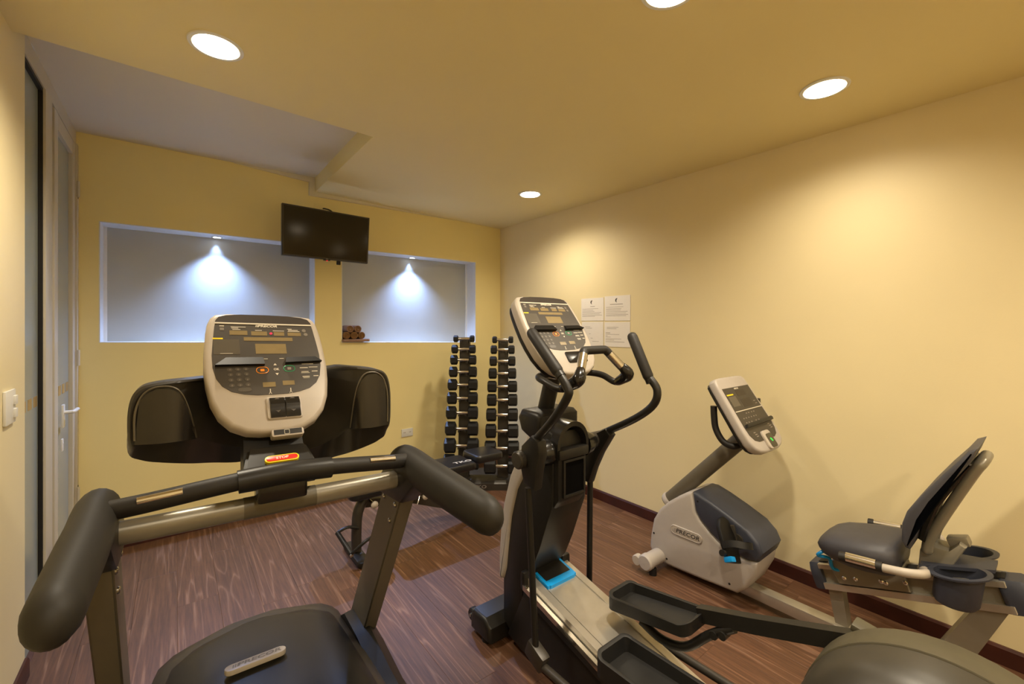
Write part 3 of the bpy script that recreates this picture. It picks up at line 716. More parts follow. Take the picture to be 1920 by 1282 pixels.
# moving arms
for x, yg, gp in ((1.12, 0, [(1.304, 1.472), (1.161, 1.335), (1.111, 1.281), (1.108, 1.245), (1.19, 1.141), (1.331, 1.009)]),
                  (1.58, 1, [(1.165, 1.453), (1.086, 1.289), (1.043, 1.238), (1.060, 1.172), (1.154, 1.097), (1.333, .999)])):
    arm = None
    b = N(); tube(b, cr([(x, *gp[1]), (x, *gp[2]), (x, *gp[3]), (x, *gp[4]), (x, *gp[5])], 6), .0165, 14); O('arm_tube', b, 'black', el)
    b = N(); tube(b, [(x, *gp[0]), (x, *gp[1])], .0225, 18, cap='round'); O('foam_grip', b, 'foam', el)
    b = N(); g1 = V((x, *gp[1])); g0 = V((x, *gp[0])); dd = (g1-g0).normalized(); cyl(b, g1+dd*.012, g1+dd*.03, .019, 16); O('grip_ring', b, 'black', el)
    s = -1 if x < XE else 1
    yo = .0 if x < XE else .045
    pv = 1.335+yo
    b = N(); prism(b, LBR if x < XE else RBR, YZ, x-.024, x+.024, .010, 2); O('pivot_bracket', b, 'black', el)
    b = N(); cyl(b, (x+s*.05, 1.345+yo*.5, .965), (x-s*.06, 1.345+yo*.5, .965), .036, 22, bev=.006); O('pivot_hub', b, 'gunmetal', el)
    b = N(); tube(b, [(x, pv-.005 if x < XE else pv+.03, .85), (x, 1.285 if x < XE else 1.416, .235)], .0155, 14, sx=.8); O('lower_link', b, 'black', el)
    y0 = 1.31 if x < XE else 1.43
    b = N(); box(b, (x-.004*s, y0-.03, .205), (.045, .10, .075), Matrix.Rotation(.35, 3, 'X'), .014); O('link_joint', b, 'gunmetal', el)
    b = N(); tube(b, [(x, y0-.06, .185), (x, .72, .20)], .0155, 14); O('push_rod', b, 'gunmetal', el)
# sloping ramp
RS = (.385-.215)/(1.46-.66)
rz = lambda y: .385+(y-1.46)*RS
def rbox(bm, x0, x1, y0, y1, h0, h1):
    hexa(bm, [(x0, y0, rz(y0)+h0), (x1, y0, rz(y0)+h0), (x1, y1, rz(y1)+h0), (x0, y1, rz(y1)+h0)], [(x0, y0, rz(y0)+h1), (x1, y0, rz(y0)+h1), (x1, y1, rz(y1)+h1), (x0, y1, rz(y1)+h1)])
b = N(); rbox(b, 1.268, 1.450, .60, 1.52, -.05, -.004); O('ramp_cover', b, 'satin', el)
for s in (0, 1):
    P = (lambda a: 2*XE-a+.012) if s else (lambda a: a)
    x0, x1 = sorted((P(1.228), P(1.262))); b = N(); rbox(b, x0, x1, .60, 1.46, -.035, .0); O('ramp_rail', b, 'satin', el)
    x0, x1 = sorted((P(1.206), P(1.224))); b = N(); rbox(b, x0, x1, .60, 1.47, -.05, -.028); O('rail_edge', b, 'chrome', el)
    x0, x1 = sorted((P(1.210), P(1.232))); b = N(); rbox(b, x0, x1, .60, 1.47, -.08, -.05); O('rail_groove', b, 'gasket', el)
    b = N(); box(b, (P(1.232), 1.475, rz(1.475)-.015), (.05, .03, .08), None, .012); O('rail_end_cap', b, 'black', el)
b = N(); rbox(b, 1.2822, 1.4278, 1.3982, 1.53, -.004, .012); O('ramp_pad', b, 'black', el)
b = N(); rbox(b, 1.268, 1.282, 1.372, 1.46, -.004, .010); rbox(b, 1.282, 1.428, 1.368, 1.398, -.004, .010); rbox(b, 1.428, 1.441, 1.372, 1.50, -.004, .010); O('blue_trim', b, 'blue', el)
b = N(); prism(b, [(1.62, .05), (1.52, .03), (.10, .03), (.10, .12), (.62, .12), (1.43, .29), (1.5, .3)], YZ, 1.232, 1.458, .012); O('base_frame', b, 'black', el)
b = N(); box2(b, (1.16, -.15, .0), (1.53, -.03, .09), .015); O('rear_stabilizer', b, 'black', el)
# foot pedals
def pedal(x0, x1, yf, yr, zf, zr, hrim):
    n = 8
    def fp(a, c, w):
        t = (yf-c)/(yf-yr); return V((a, c, zf+(zr-zf)*t**1.5+w))
    out = rrect(x0, yr, x1, yf, .035, n)
    inn = inset(out, .014)
    inl = inset(out, .020)
    b = N()
    def rim(c):
        t = (yf-c)/(yf-yr); return hrim*(.28+.72*abs(1-1.75*t)**1.6)
    loft(b, [[fp(a, c, -.025) for a, c in inset(out, .02)], [fp(a, c, -.012) for a, c in out], [fp(a, c, rim(c)) for a, c in out], [fp(a, c, rim(c)+.002) for a, c in inset(out, .006)],
             [fp(a, c, rim(c)) for a, c in inn], [fp(a, c, .004) for a, c in inl]])
    p = O('foot_pedal', b, 'rubber', el, 45)
    b = N()
    for k in range(3):
        y = yr+(yf-yr)*(.25+.22*k); quadp = [(x0+.035, y), (x1-.035, y), (x1-.035, y+.012), (x0+.035, y+.012)]
        prism(b, quadp, fp, .003, .0058)
    O('tread_bar', b, 'rubber', p)
    return fp
pedal(1.135, 1.315, 1.00, .60, .315, .345, .06)
pedal(1.362, 1.528, 1.135, .785, .385, .455, .045)
for x, pts in ((1.225, [(.66, .30), (.3, .33), (.05, .28)]), (1.478, [(.80, .475), (.62, .535), (.36, .630), (.23, .655)])):
    b = N(); tube(b, [(x, *p) for p in pts], .024, 4, sx=.75, sy=1.0); O('pedal_arm', b, 'black', el, 30)
b = N(); tube(b, cr([(1.44, 1.02, .345), (1.44, .93, .325), (1.45, .84, .345), (1.465, .76, .425), (1.475, .68, .49)], 5), .016, 12); O('arm_support', b, 'black', el)
for y, z in ((.74, .44), (.71, .455)):
    b = N(); cyl(b, (1.45, y, z), (1.505, y, z), .014, 12); O('arm_bolt', b, 'black', el)
b = N(); box(b, (1.478, .315, .672), (.055, .09, .02), Matrix.Rotation(.18, 3, 'X'), .006); O('arm_clevis', b, 'olive', el)
b = N(); box(b, (1.490, .235, .690), (.05, .05, .018), Matrix.Rotation(.05, 3, 'X'), .006); O('arm_clevis', b, 'olive', el)
# rear drive housing
hc = (0, .150, .455)
prof = [(.02, 1.195), (.17, 1.195), (.205, 1.20), (.215, 1.203), (.235, 1.205), (.262, 1.222), (.285, 1.25), (.295, 1.29), (.297, 1.355)]
b = N(); lathe(b, [(r, x) for r, x in prof], hc, (1, 0, 0), 64, True); O('drive_cover', b, 'gunmetal2', el, 40)
b = N(); lathe(b, [(.296, 1.357), (.300, 1.36), (.300, 1.44), (.288, 1.455), (.02, 1.46)], hc, (1, 0, 0), 64, True); O('drive_rim', b, 'olive', el, 40)
b = N(); lathe(b, [(.02, 1.178), (.222, 1.180), (.236, 1.190), (.238, 1.206)], hc, (1, 0, 0), 48, True); O('crank_disc', b, 'blackgloss', el, 40)
b = N(); prism(b, [(.46, .42), (.52, .03), (-.16, .03), (-.14, .42), (.0, .62), (.3, .62)], YZ, 1.25, 1.44, .01); O('drive_base', b, 'black', el)
b = N(); box2(b, (1.462, .13, .44), (1.485, .18, .69), .006); O('crank_arm', b, 'gunmetal', el)

# ------------------------------------------------------------------ recumbent bike
XB = 2.5
rb = thing('recumbent_bike', 'grey-white recumbent exercise bike with charcoal seat along the right wall', 'exercise bike', (XB, .9, 0))
BD = [(1.625, .10), (1.618, .18), (1.597, .285), (1.555, .36), (1.50, .42), (1.43, .478), (1.37, .522), (1.335, .535), (1.32, .43), (1.29, .385), (1.227, .33), (1.167, .292), (1.123, .268), (1.02, .262), (.975, .275), (.985, .217), (1.034, .112), (1.083, .062), (1.292, .045), (1.534, .03), (1.60, .055)]
b = N(); prism(b, BD, YZ, 2.375, 2.625, .022, 3); O('body_shell', b, 'bikewhite', rb)
CV = [(1.334, .534), (1.318, .432), (1.288, .388), (1.227, .334), (1.167, .296), (1.123, .272), (1.02, .266), (.972, .28), (.953, .33), (.975, .378), (1.026, .425), (1.123, .470), (1.227, .512), (1.30, .535)]
b = N(); prism(b, CV, YZ, 2.372, 2.628, .02, 3); O('upper_cover', b, 'navy', rb)
b = N(); cyl(b, (2.371, 1.30, .492), (2.376, 1.30, .492), .006, 8); cyl(b, (2.373, 1.59, .20), (2.378, 1.59, .20), .006, 8); cyl(b, (2.373, 1.50, .075), (2.378, 1.50, .075), .006, 8); cyl(b, (2.373, 1.12, .10), (2.378, 1.12, .10), .006, 8); O('screw_hole', b, 'gasket', rb)
bc = V((2.374, 1.372, .277)); ba = V((0, -1, .01)).normalized(); 
fbk = lambda u, v, w: bc+V((0, -1, 0))*u+V((0, .0, 1))*v+V((-1, 0, 0))*w
b = N(); prism(b, stadium(0, 0, .100, .028, 8), fbk, -.004, .005, .003); bb = O('badge', b, 'bezel', rb)
b = N(); tube(b, [fbk(*p, .0045) for p in stadium(0, 0, .096, .024, 8)], .0028, 6, closed=True); O('badge_rim', b, 'bikewhite', bb)
text('lettering', 'PRECOR', .034, fbk, .010, 0, .0056, 'ink', bb, .2, .0008, 1.15)
b = N()
for k in range(3):
    x = -.074+.007*k; b.faces.new([b.verts.new(fbk(*p, .0056)) for p in ((x-.002, -.011), (x+.0015, -.011), (x+.0055, .011), (x+.002, .011))])
O('logo_bars', b, 'greyink', bb, 0)
# stabilizers and floor tube
b = N(); tube(b, [(2.245, 1.555, .075), (2.755, 1.555, .075)], .046, 22, cap='flat', sy=.9); O('front_stabilizer', b, 'bikewhite', rb)
for x, s in ((2.245, -1), (2.755, 1)):
    b = N(); lathe(b, [(.048, -.02), (.048, .012), (.040, .022), (.006, .024)], (x, 1.555, .075), (s, 0, 0), 24); O('end_cap', b, 'bikewhite', rb)
    b = N(); cyl(b, (x+s*-.02, 1.615, .065), (x+s*.02, 1.615, .065), .032, 18, bev=.005); O('transport_wheel', b, 'bezel', rb)
    b = N(); cyl(b, (x-s*.03, 1.53, 0), (x-s*.03, 1.53, .04), .022, 12); O('foot', b, 'rubber', rb)
b = N(); box2(b, (2.445, .28, .035), (2.515, 1.25, .095), .012); O('floor_tube', b, 'satin', rb)
b = N(); tube(b, [(2.20, .30, .055), (2.80, .30, .055)], .045, 20, sy=.95); O('rear_stabilizer', b, 'bikewhite', rb)
for x in (2.22, 2.78):
    b = N(); cyl(b, (x, .30, 0), (x, .30, .03), .022, 12); O('foot', b, 'rubber', rb)
b = N(); hexa(b, [(2.468, .660, .05), (2.525, .660, .05), (2.525, .612, .05), (2.468, .612, .05)], [(2.468, .700, .268), (2.525, .700, .268), (2.525, .645, .282), (2.468, .645, .282)]); O('front_leg', b, 'silver', rb)
b = N(); hexa(b, [(2.455, .37, .08), (2.545, .37, .08), (2.545, .265, .08), (2.455, .265, .08)], [(2.455, .205, .425), (2.545, .205, .425), (2.545, .115, .455), (2.455, .115, .455)]); O('rear_leg', b, 'silver', rb)
# inclined seat rail
ra = V((XB, .748, .300)); rv = V((0, -.645, .205)); RLn = rv.length; rv.normalize(); rn = V((0, rv.z, -rv.y)); rn = rn if rn.z > 0 else -rn
fr = lambda x, h, w: ra+V((x, 0, 0))+rn*h+rv*w
b = N(); prism(b, [(-.04, -.05), (.04, -.05), (.04, .03), (-.04, .03)], fr, .02, RLn, 0); O('seat_rail', b, 'silver', rb)
for h0, h1, w_ in ((-.062, -.035, .062), (.028, .048, .062)):
    for s in (-1, 1):
        b = N(); prism(b, [(s*.036, h0), (s*w_, h0), (s*w_, h1), (s*.036, h1)], fr, .03, RLn-.02, .002, 1); O('rail_flange', b, 'satin', rb)
b = N(); prism(b, [(-.03, .048), (.03, .048), (.03, .053), (-.03, .053)], fr, .03, RLn-.02, 0); O('rail_slot', b, 'gasket', rb)
for w0, w1 in ((-.012, .04), (RLn-.045, RLn+.03)):
    b = N(); prism(b, [(-.055, -.066), (.055, -.066), (.060, -.02), (.060, .022), (.046, .050), (-.046, .050), (-.060, .022), (-.060, -.02)], fr, w0, w1, .012, 2); O('rail_end_cap', b, 'navy', rb)
# seat carriage
b = N(); prism(b, [(.10, -.03), (.36, -.03), (.36, .06), (.33, .085), (.12, .085), (.08, .06)], lambda w, h, x: fr(x, h, w), -.066, .066, .004, 1); sc = O('seat_carriage', b, 'silver', rb)
for w_, h in ((.13, -.0), (.175, .002), (.27, .004), (.285, .0), (.355, .05), (.355, .01)):
    b = N(); lathe(b, [(.009, 0), (.009, .005), (.005, .008)], fr(-.066, h, w_), (-1, 0, 0), 10); O('bolt', b, 'chrome', sc)
# seat cushion: waterfall front, wider back
b = N(); rings = []
sh = [(.728, .07, .470, .455), (.715, .105, .500, .440), (.69, .135, .525, .425), (.65, .155, .545, .415), (.59, .168, .560, .412), (.53, .176, .572, .418), (.47, .172, .582, .428), (.44, .160, .582, .438), (.428, .140, .570, .455)]
for y, hw, zt, zb in sh:
    r = []
    for k in range(20):
        a = 2*PI*k/20; cx_, sz = math.cos(a), math.sin(a)
        ex = math.copysign(abs(cx_)**.55, cx_); ez = math.copysign(abs(sz)**.6, sz)
        r.append((XB+hw*ex*(1 if sz > -.2 else .9), y, (zt+zb)/2+(zt-zb)/2*ez))
    rings.append(r)
loft(b, rings); O('seat_cushion', b, 'seat', rb, 60)
b = N(); tube(b, cr([(2.44, .69, .445), (2.40, .705, .436), (2.40, .718, .415), (2.42, .68, .412), (2.425, .668, .37), (2.44, .645, .363)], 4), .0072, 8); O('adjust_lever', b, 'blue', rb)
# side handles
for s in (-1, 1):
    x = XB+s*.225; z = .01 if s < 0 else .03
    b = N(); tube(b, cr([(XB+s*.07, .36, .50), (XB+s*.14, .335, .515+z*.3), (x-s*.02, .345, .522+z), (x, .39, .516+z), (x, .47, .503+z)], 5), .0165, 14); O('handle_tube', b, 'bezel', rb)
    b = N(); tube(b, [(x, .455, .506+z), (x, .60, .492+z)], .021, 14, cap='flat'); hg = O('seat_handle', b, 'foam', rb)
    b = N(); tube(b, [(x-.008*s if s > 0 else x-.006, .475, .5115+z), (x-.006, .575, .5015+z)], .0195, 14); O('pulse_sensor', b, 'chrome', hg)
# backrest
BP = [(.412, .62), (.410, .69), (.395, .745), (.345, .835), (.29, .925), (.245, .992), (.222, 1.032), (.196, 1.047), (.212, .995), (.262, .905), (.318, .80), (.352, .72), (.366, .65), (.385, .593), (.400, .597)]
b = N(); prism(b, BP, YZ, 2.345, 2.655, .014, 3); O('back_cushion', b, 'seat', rb, 50)
b = N(); prism(b, [(.366, .64), (.352, .72), (.318, .80), (.262, .905), (.222, .98), (.214, .975), (.258, .88), (.305, .785), (.33, .70), (.345, .63)], YZ, 2.37, 2.63, .006, 1); O('back_shell', b, 'blackgloss', rb)
b = N(); tube(b, cr([(2.425, .345, .585), (2.425, .335, .64), (2.425, .285, .77), (2.425, .215, .935), (2.43, .195, .975), (2.46, .188, .990), (2.54, .188, .990), (2.57, .195, .975), (2.575, .215, .935), (2.575, .285, .77), (2.575, .335, .64), (2.575, .345, .585)], 5), .0185, 14, cap='round'); O('back_frame', b, 'silver', rb)
b = N(); prism(b, [(.375, .50), (.37, .57), (.34, .60), (.285, .60), (.255, .64), (.235, .63), (.27, .55), (.27, .50)], YZ, 2.44, 2.56, .01); O('back_bracket', b, 'silver', rb)
b = N(); box(b, (2.505, .262, .632), (.06, .065, .035), Matrix.Rotation(-.35, 3, 'X'), .008); O('adjust_knob', b, 'silver', rb)
# twin bottle caddy behind the seat
def ringpts(cx_, cy_, r, z, n=24): return [(cx_+r*math.cos(2*PI*k/n), cy_+r*1.0*math.sin(2*PI*k/n), z) for k in range(n)]
tiltz = lambda y: .552+(.25-y)*.25
for s in (-1, 1):
    cx_, cy_ = XB+s*.122, .248
    pr_ = [(.082, -.005), (.096, 0), (.099, .004), (.094, .008), (.084, .006), (.076, -.06), (.070, -.10), (.0, -.10)] if 0 else None
    b = N()
    def rg(r, dz): return [(px, py, tiltz(py)+dz) for px, py, _ in ringpts(cx_, cy_, r, 0, 28)]
    loft(b, [[(px, py, .430) for px, py, _ in ringpts(cx_, cy_+.012, .058, 0, 28)], [(px, py, .445) for px, py, _ in ringpts(cx_, cy_+.01, .066, 0, 28)], rg(.070, -.012), rg(.088, -.004), rg(.089, .003), rg(.072, .004), [(px, py, .465) for px, py, _ in ringpts(cx_, cy_+.008, .058, 0, 28)]])
    O('bottle_cup', b, 'navy', rb, 40)
b = N(); hexa(b, [(XB-.10, .365, .515), (XB+.10, .365, .515), (XB+.055, .16, .565), (XB-.055, .16, .565)], [(XB-.10, .365, .528), (XB+.10, .365, .528), (XB+.055, .16, .578), (XB-.055, .16, .578)]); O('caddy_bridge', b, 'navy', rb)
# mast, handlebar
b = N(); tube(b, [(XB, 1.575, .37), (XB, 1.135, .845), (XB, 1.085, .90)], .044, 22, sx=.85); O('mast', b, 'silvergrey', rb)
b = N(); lathe(b, [(.05, -.015), (.052, .0), (.048, .012)], (XB, 1.555, .39), (0, -.66, .75), 22); O('mast_collar', b, 'bikewhite', rb)
for s in (-1, 1):
    b = N(); tube(b, cr([(XB+s*.03, 1.10, .862), (XB+s*.075, 1.075, .862), (XB+s*.12, 1.10, .852), (XB+s*.125, 1.155, .868), (XB+s*.125, 1.195, .93), (XB+s*.125, 1.205, 1.0), (XB+s*.125, 1.207, 1.055)], 5), .0175, 14, cap='flat'); O('handlebar', b, 'foam', rb)
    b = N(); cyl(b, (XB+s*.03, 1.098, .862), (XB+s*.072, 1.078, .862), .014, 12); O('bar_clamp', b, 'steel', rb)
# pedal and crank
b = N(); cyl(b, (2.36, 1.075, .36), (2.62, 1.075, .36), .03, 18); O('crank_axle', b, 'gunmetal', rb)
b = N(); box(b, (2.352, 1.095, .385), (.018, .045, .10), Matrix.Rotation(-.25, 3, 'X'), .006); O('crank_arm', b, 'gunmetal', rb)
po = V((2.285, 1.085, .375)); PRt = Matrix.Rotation(-.5, 3, 'X') @ Matrix.Rotation(.35, 3, 'Y')
fpd = lambda a, c, w: po+PRt @ (V((a, w, c))*1.22)
b = N(); prism(b, [(-.040, -.085), (.040, -.085), (.047, -.02), (.047, .05), (.028, .085), (0, .097), (-.028, .085), (-.047, .05), (-.047, -.02)], fpd, -.010, .010, .004, 2); pdl = O('pedal', b, 'pocketshade2', rb)
b = N(); tube(b, cr([fpd(-.048, -.02, 0), fpd(-.05, -.02, -.05), fpd(-.02, -.03, -.085), fpd(.03, -.03, -.085), fpd(.05, -.02, -.05), fpd(.048, -.02, 0)], 5), .016, 4, sx=.12, sy=1.0, up=fpd(0, 1, 0)-po); O('toe_strap', b, 'rubber', pdl, 30)
b = N(); box(b, fpd(-.045, -.075, -.015), (.036, .046, .026), PRt, .006); O('strap_tab', b, 'blue', pdl)
b = N(); cyl(b, fpd(-.052, -.05, -.0), fpd(-.066, -.05, -.0), .016, 12); O('strap_knob', b, 'black', pdl)
b = N(); box(b, (2.70, 1.07, .30), (.09, .10, .022), Matrix.Rotation(.3, 3, 'X'), .008); O('pedal', b, 'black', rb)
# console (portrait, facing the rider)
yb, zb, yt, zt, Wd = .945, .845, 1.185, 1.215, .39
vd = V((0, yt-yb, zt-zb)); Hh = vd.length; vd.normalize(); nn = V((0, -vd.z, vd.y)); oc = V((XB, yb, zb))
fc_ = lambda u, v, w: oc+V((u*Wd, 0, 0))+vd*(v*Hh)+nn*w
HB = [(0, 0), (.2, .005), (.34, .03), (.43, .08), (.475, .16), (.485, .3), (.47, .6), (.455, .88), (.44, .955), (.39, .99), (.25, 1.0), (0, 1.0)]
def prismn(b_, poly, f_, w0, w1, bev=0, steps=2):
    P = [(a*Wd, c*Hh) for a, c in poly]; prism(b_, P, lambda a, c, w: f_(a/Wd, c/Hh, w), w0, w1, bev, steps)
b = N(); prismn(b, sym(HB), fc_, -.05, 0, .014, 3); bz = O('console_bezel', b, 'bikewhite', rb)
b = N(); prismn(b, [(a*.95, c*.95+.025) for a, c in sym(HB)], fc_, -.068, -.048, .006); O('rear_shell', b, 'black', rb)
FB = [(0, .16), (.07, .16), (.09, .14), (.24, .14), (.34, .17), (.40, .24), (.415, .34), (.405, .6), (.395, .845), (0, .845)]
b = N(); prismn(b, sym(FB), fc_, -.002, .0016); fp_ = O('face_panel', b, 'panel', rb)
b = N(); prismn(b, [(-.40, .532), (.405, .532), (.405, .542), (-.40, .542)], fc_, .0014, .0026); O('light_strip', b, 'print', fp_)
for r in ((-.36, .60, -.16, .73), (-.08, .72, .18, .80), (-.08, .57, .20, .68)):
    b = N(); prismn(b, [(r[0], r[1]), (r[2], r[1]), (r[2], r[3]), (r[0], r[3])], fc_, .0014, .002); O('display', b, 'lcddark' if r[0] < -.2 else 'panel2', fp_)
b = N(); prismn(b, [(-.37, .745), (-.19, .745), (-.19, .762), (-.37, .762)], fc_, .0014, .0022); O('label_strip', b, 'yellowprint', fp_)
b = N()
for k in range(18):
    u, v = -.30+(k % 6)*.075+random.uniform(-.01, .01), .49-(k//6)*.055; 
    if random.random() < .8: quad(b, fc_, u, v, u+.026, v+.012, .0022)
for u, v in ((-.27, .25), (-.25, .225), (-.24, .20), (.25, .30), (.27, .275), (.28, .25), (.26, .62), (.28, .585)): quad(b, fc_, u, v, u+.06, v+.008, .0022)
O('printed_marks', b, 'greyink', fp_, 0)
text('lettering', 'PRECOR', .0105, lambda u, v, w: fc_(u/Wd, v/Hh, w), -.005, .822*Hh, .0022, 'print', fp_, .2, .0008, 1.2)
b = N(); prismn(b, [(-.40, .325), (.43, .335), (.45, .365), (.42, .385), (-.36, .365)], fc_, .0, .018, .004); O('reading_ledge', b, 'black', rb)
b = N(); box(b, fc_(.47, .60, -.02), (.03, .03, .05), None, .006); O('side_clip', b, 'black', rb)
b = N(); prismn(b, rrect(-.11, .02, .13, .245, .05), fc_, -.004, .012, .004); hb = O('centre_pad', b, 'bezel', rb)
b = N(); prismn(b, rrect(-.05, .03, .12, .20, .03), fc_, .011, .014, .001); O('centre_key', b, 'olive', hb)
b = N(); prismn(b, [(.03, .10), (.06, .10), (.05, .13), (.025, .145), (.01, .135)], fc_, .0138, .0146); O('indicator', b, 'ledgreen', hb)

# ------------------------------------------------------------------ television, bracket, cable
tv = thing('television', 'small black wall television above the frosted niches', 'television', (.95, YB, 2.15))
def ftv(a, z, w):     # the set leans forward a little at its top
    return V((a, 3.60+w-(z-2.04)*.035, z))
TVP = [(.625, 2.037), (1.272, 2.030), (1.283, 2.412), (.624, 2.424)]
b = N(); prism(b, TVP, ftv, 0, .045, .004, 1); O('casing', b, 'gunmetal', tv)
b = N(); prism(b, inset(TVP, .012), ftv, -.0015, .001); O('screen', b, 'screen', tv)
b = N(); box(b, ftv(.945, 2.029, .005), (.05, .02, .012), None, .003); O('logo_plate', b, 'black', tv)
b = N(); box(b, ftv(.945, 2.033, -.003), (.016, .003, .006)); O('logo_light', b, 'print', tv)
b = N(); box(b, ftv(.945, 2.022, -.002), (.008, .003, .005)); O('standby_light', b, 'ledred', tv)
b = N(); box2(b, (.90, 3.64, 2.13), (1.0, 3.68, 2.33)); box2(b, (.925, 3.68, 2.20), (.975, YB, 2.25)); box2(b, (.90, YB-.012, 2.12), (1.0, YB, 2.33)); O('wall_bracket', b, 'black', tv)
b = N(); box(b, (1.045, 3.64, 2.018), (.03, .02, .03), None, .004); O('bracket_knob', b, 'gasket', tv)
b = N(); tube(b, cr([(1.0, YB-.012, 2.515), (1.0, 3.88, 2.505), (1.01, 3.74, 2.46), (1.02, 3.655, 2.40), (1.02, 3.66, 2.36)], 6), .006, 8); O('power_cable', b, 'gasket', tv)
b = N(); box2(b, (.935, YB-.012, 2.46), (1.06, YB, 2.555), .003)
solo('socket_plate', b, 'yellow', 'yellow painted cover plate on the wall above the television', 'cover plate', (1.0, YB, 2.46))
# wall outlet, light switch
t = thing('wall_outlet', 'cream double power outlet low on the yellow wall', 'power outlet', (1.773, YB, .43))
b = N(); box2(b, (1.715, YB-.009, .432), (1.832, YB, .508), .003); O('cover_plate', b, 'white', t)
b = N()
for x in (1.745, 1.80):
    for k in (-1, 1): box2(b, (x+k*.006-.002, YB-.0098, .468), (x+k*.006+.002, YB-.0085, .478))
O('socket_slots', b, 'dimprint', t)
t = thing('light_switch', 'white light switch plate on the left wall beside the door', 'light switch', (XL, 2.49, 1.13))
b = N(); box2(b, (XL, 2.43, 1.125), (XL+.010, 2.555, 1.255), .004); pl = O('cover_plate', b, 'white', t)
for z in (1.145, 1.195):
    b = N(); box2(b, (XL+.008, 2.52, z), (XL+.017, 2.55, z+.035), .002); O('rocker_key', b, 'white', t)

# ------------------------------------------------------------------ notices on the right wall
def sheet(y0, y1, z0, z1, lab, lines, logo):
    t = thing('notice_sheet', lab, 'notice', (XR, (y0+y1)/2, z0), 'laminated notices on the right wall')
    f = lambda a, z, w: V((XR-w, y0+(y1-y0)*a, z0+(z1-z0)*z))       # a runs left to right in view
    b = N(); prism(b, [(0, 0), (1, 0), (1, 1), (0, 1)], f, .0008, .0030); O('paper', b, 'paper', t)
    b = N()
    for a, z, w, h in lines: prism(b, [(a, z-h/2), (a+w, z-h/2), (a+w, z+h/2), (a, z+h/2)], f, .0029, .0034)
    O('printed_text', b, 'greyink', t, 0)
    if logo:
        b = N(); q = [(.46, .86), (.50, .90), (.545, .905), (.525, .87), (.505, .82), (.50, .77), (.53, .73), (.485, .745), (.455, .79)]
        prism(b, [(a-.03, z) for a, z in q], f, .0029, .0034); O('printed_logo', b, 'ink', t, 0)
L1 = [(.42, .63, .2, .022)]+[(.05, z, w, .014) for z, w in ((.53, .72), (.465, .50), (.41, .55), (.355, .85), (.295, .78), (.24, .88), (.195, .58))]
L2 = [(.22, .66, .50, .026)]+[(.06, z, w, .014) for z, w in ((.55, .68), (.48, .60), (.425, .58), (.365, .84), (.30, .78), (.24, .86), (.195, .78))]
L3 = [(.15, .80, .25, .014), (.2, .745, .28, .014), (.34, .52, .08, .014), (.42, .345, .1, .014), (.5, .22, .3, .014)]
L4 = [(.10, .79, .46, .015), (.10, .735, .38, .015), (.05, .56, .18, .024), (.05, .50, .54, .014), (.05, .445, .08, .014), (.05, .39, .2, .014), (.05, .32, .62, .014), (.05, .27, .34, .014), (.05, .20, .74, .016)]
sheet(2.692, 2.434, 1.551, 1.750, 'upper left white notice with logo among four on the wall', L1, True)
sheet(2.422, 2.158, 1.549, 1.757, 'upper right white notice with logo and bold heading', L2, True)
sheet(2.685, 2.437, 1.322, 1.541, 'lower left white notice partly behind the elliptical console', L3, False)
sheet(2.424, 2.160, 1.330, 1.537, 'lower right white notice without a logo', L4, False)

# ------------------------------------------------------------------ towels on the sill
b = N(); q = rrect(1.160, 3.905, 1.40, 4.09, .02, 4); zs = sill(1.3)+.0065+.004
loft(b, [[(a, c, zs) for a, c in q], [(a, c, zs+.012) for a, c in inset(q, -.004)], [(a, c, zs+.024) for a, c in q]])
solo('folded_towel', b, 'towelpink', 'flat folded brown towel under the rolled towels on the sill', 'towel', (1.28, 4.0, zs))
TWL = [(1.196, 0, 'brown', .0325, 'rolled brown towel at bottom left of the stack on the sill'), (1.263, 0, 'brown', .0325, 'rolled brown towel in the middle of the bottom row'),
       (1.330, 0, 'brown', .0325, 'rolled brown towel at bottom right of the stack on the sill'), (1.229, 1, 'pink', .0325, 'rolled towel with open centre at top left of the stack'), (1.297, 1, 'pink', .0325, 'rolled brown towel at top right of the stack')]
for x, row, k_, r, lab in TWL:
    zc = zs+.0245+r+(row*.0585)
    t = thing('rolled_towel', lab, 'towel', (x, 4.0, zc-r), 'rolled towels on the sill')
    y0 = 3.915+random.uniform(0, .012); y1 = 4.10
    b = N(); tube(b, [(x, y0, zc), (x, y0+.004, zc), (x, y1-.004, zc), (x, y1, zc)], [r-.004, r, r, r-.004], 22); O('roll', b, 'towel' if k_ == 'brown' else 'towelpink', t)
    b = N(); sp = []
    for k in range(44):
        a = k*.36; rr = .006+(r-.012)*k/43; sp.append((x+rr*math.cos(a), y0-.0006, zc+rr*math.sin(a)))
    tube(b, sp, .0032, 5); O('spiral_edge', b, 'towel', t)

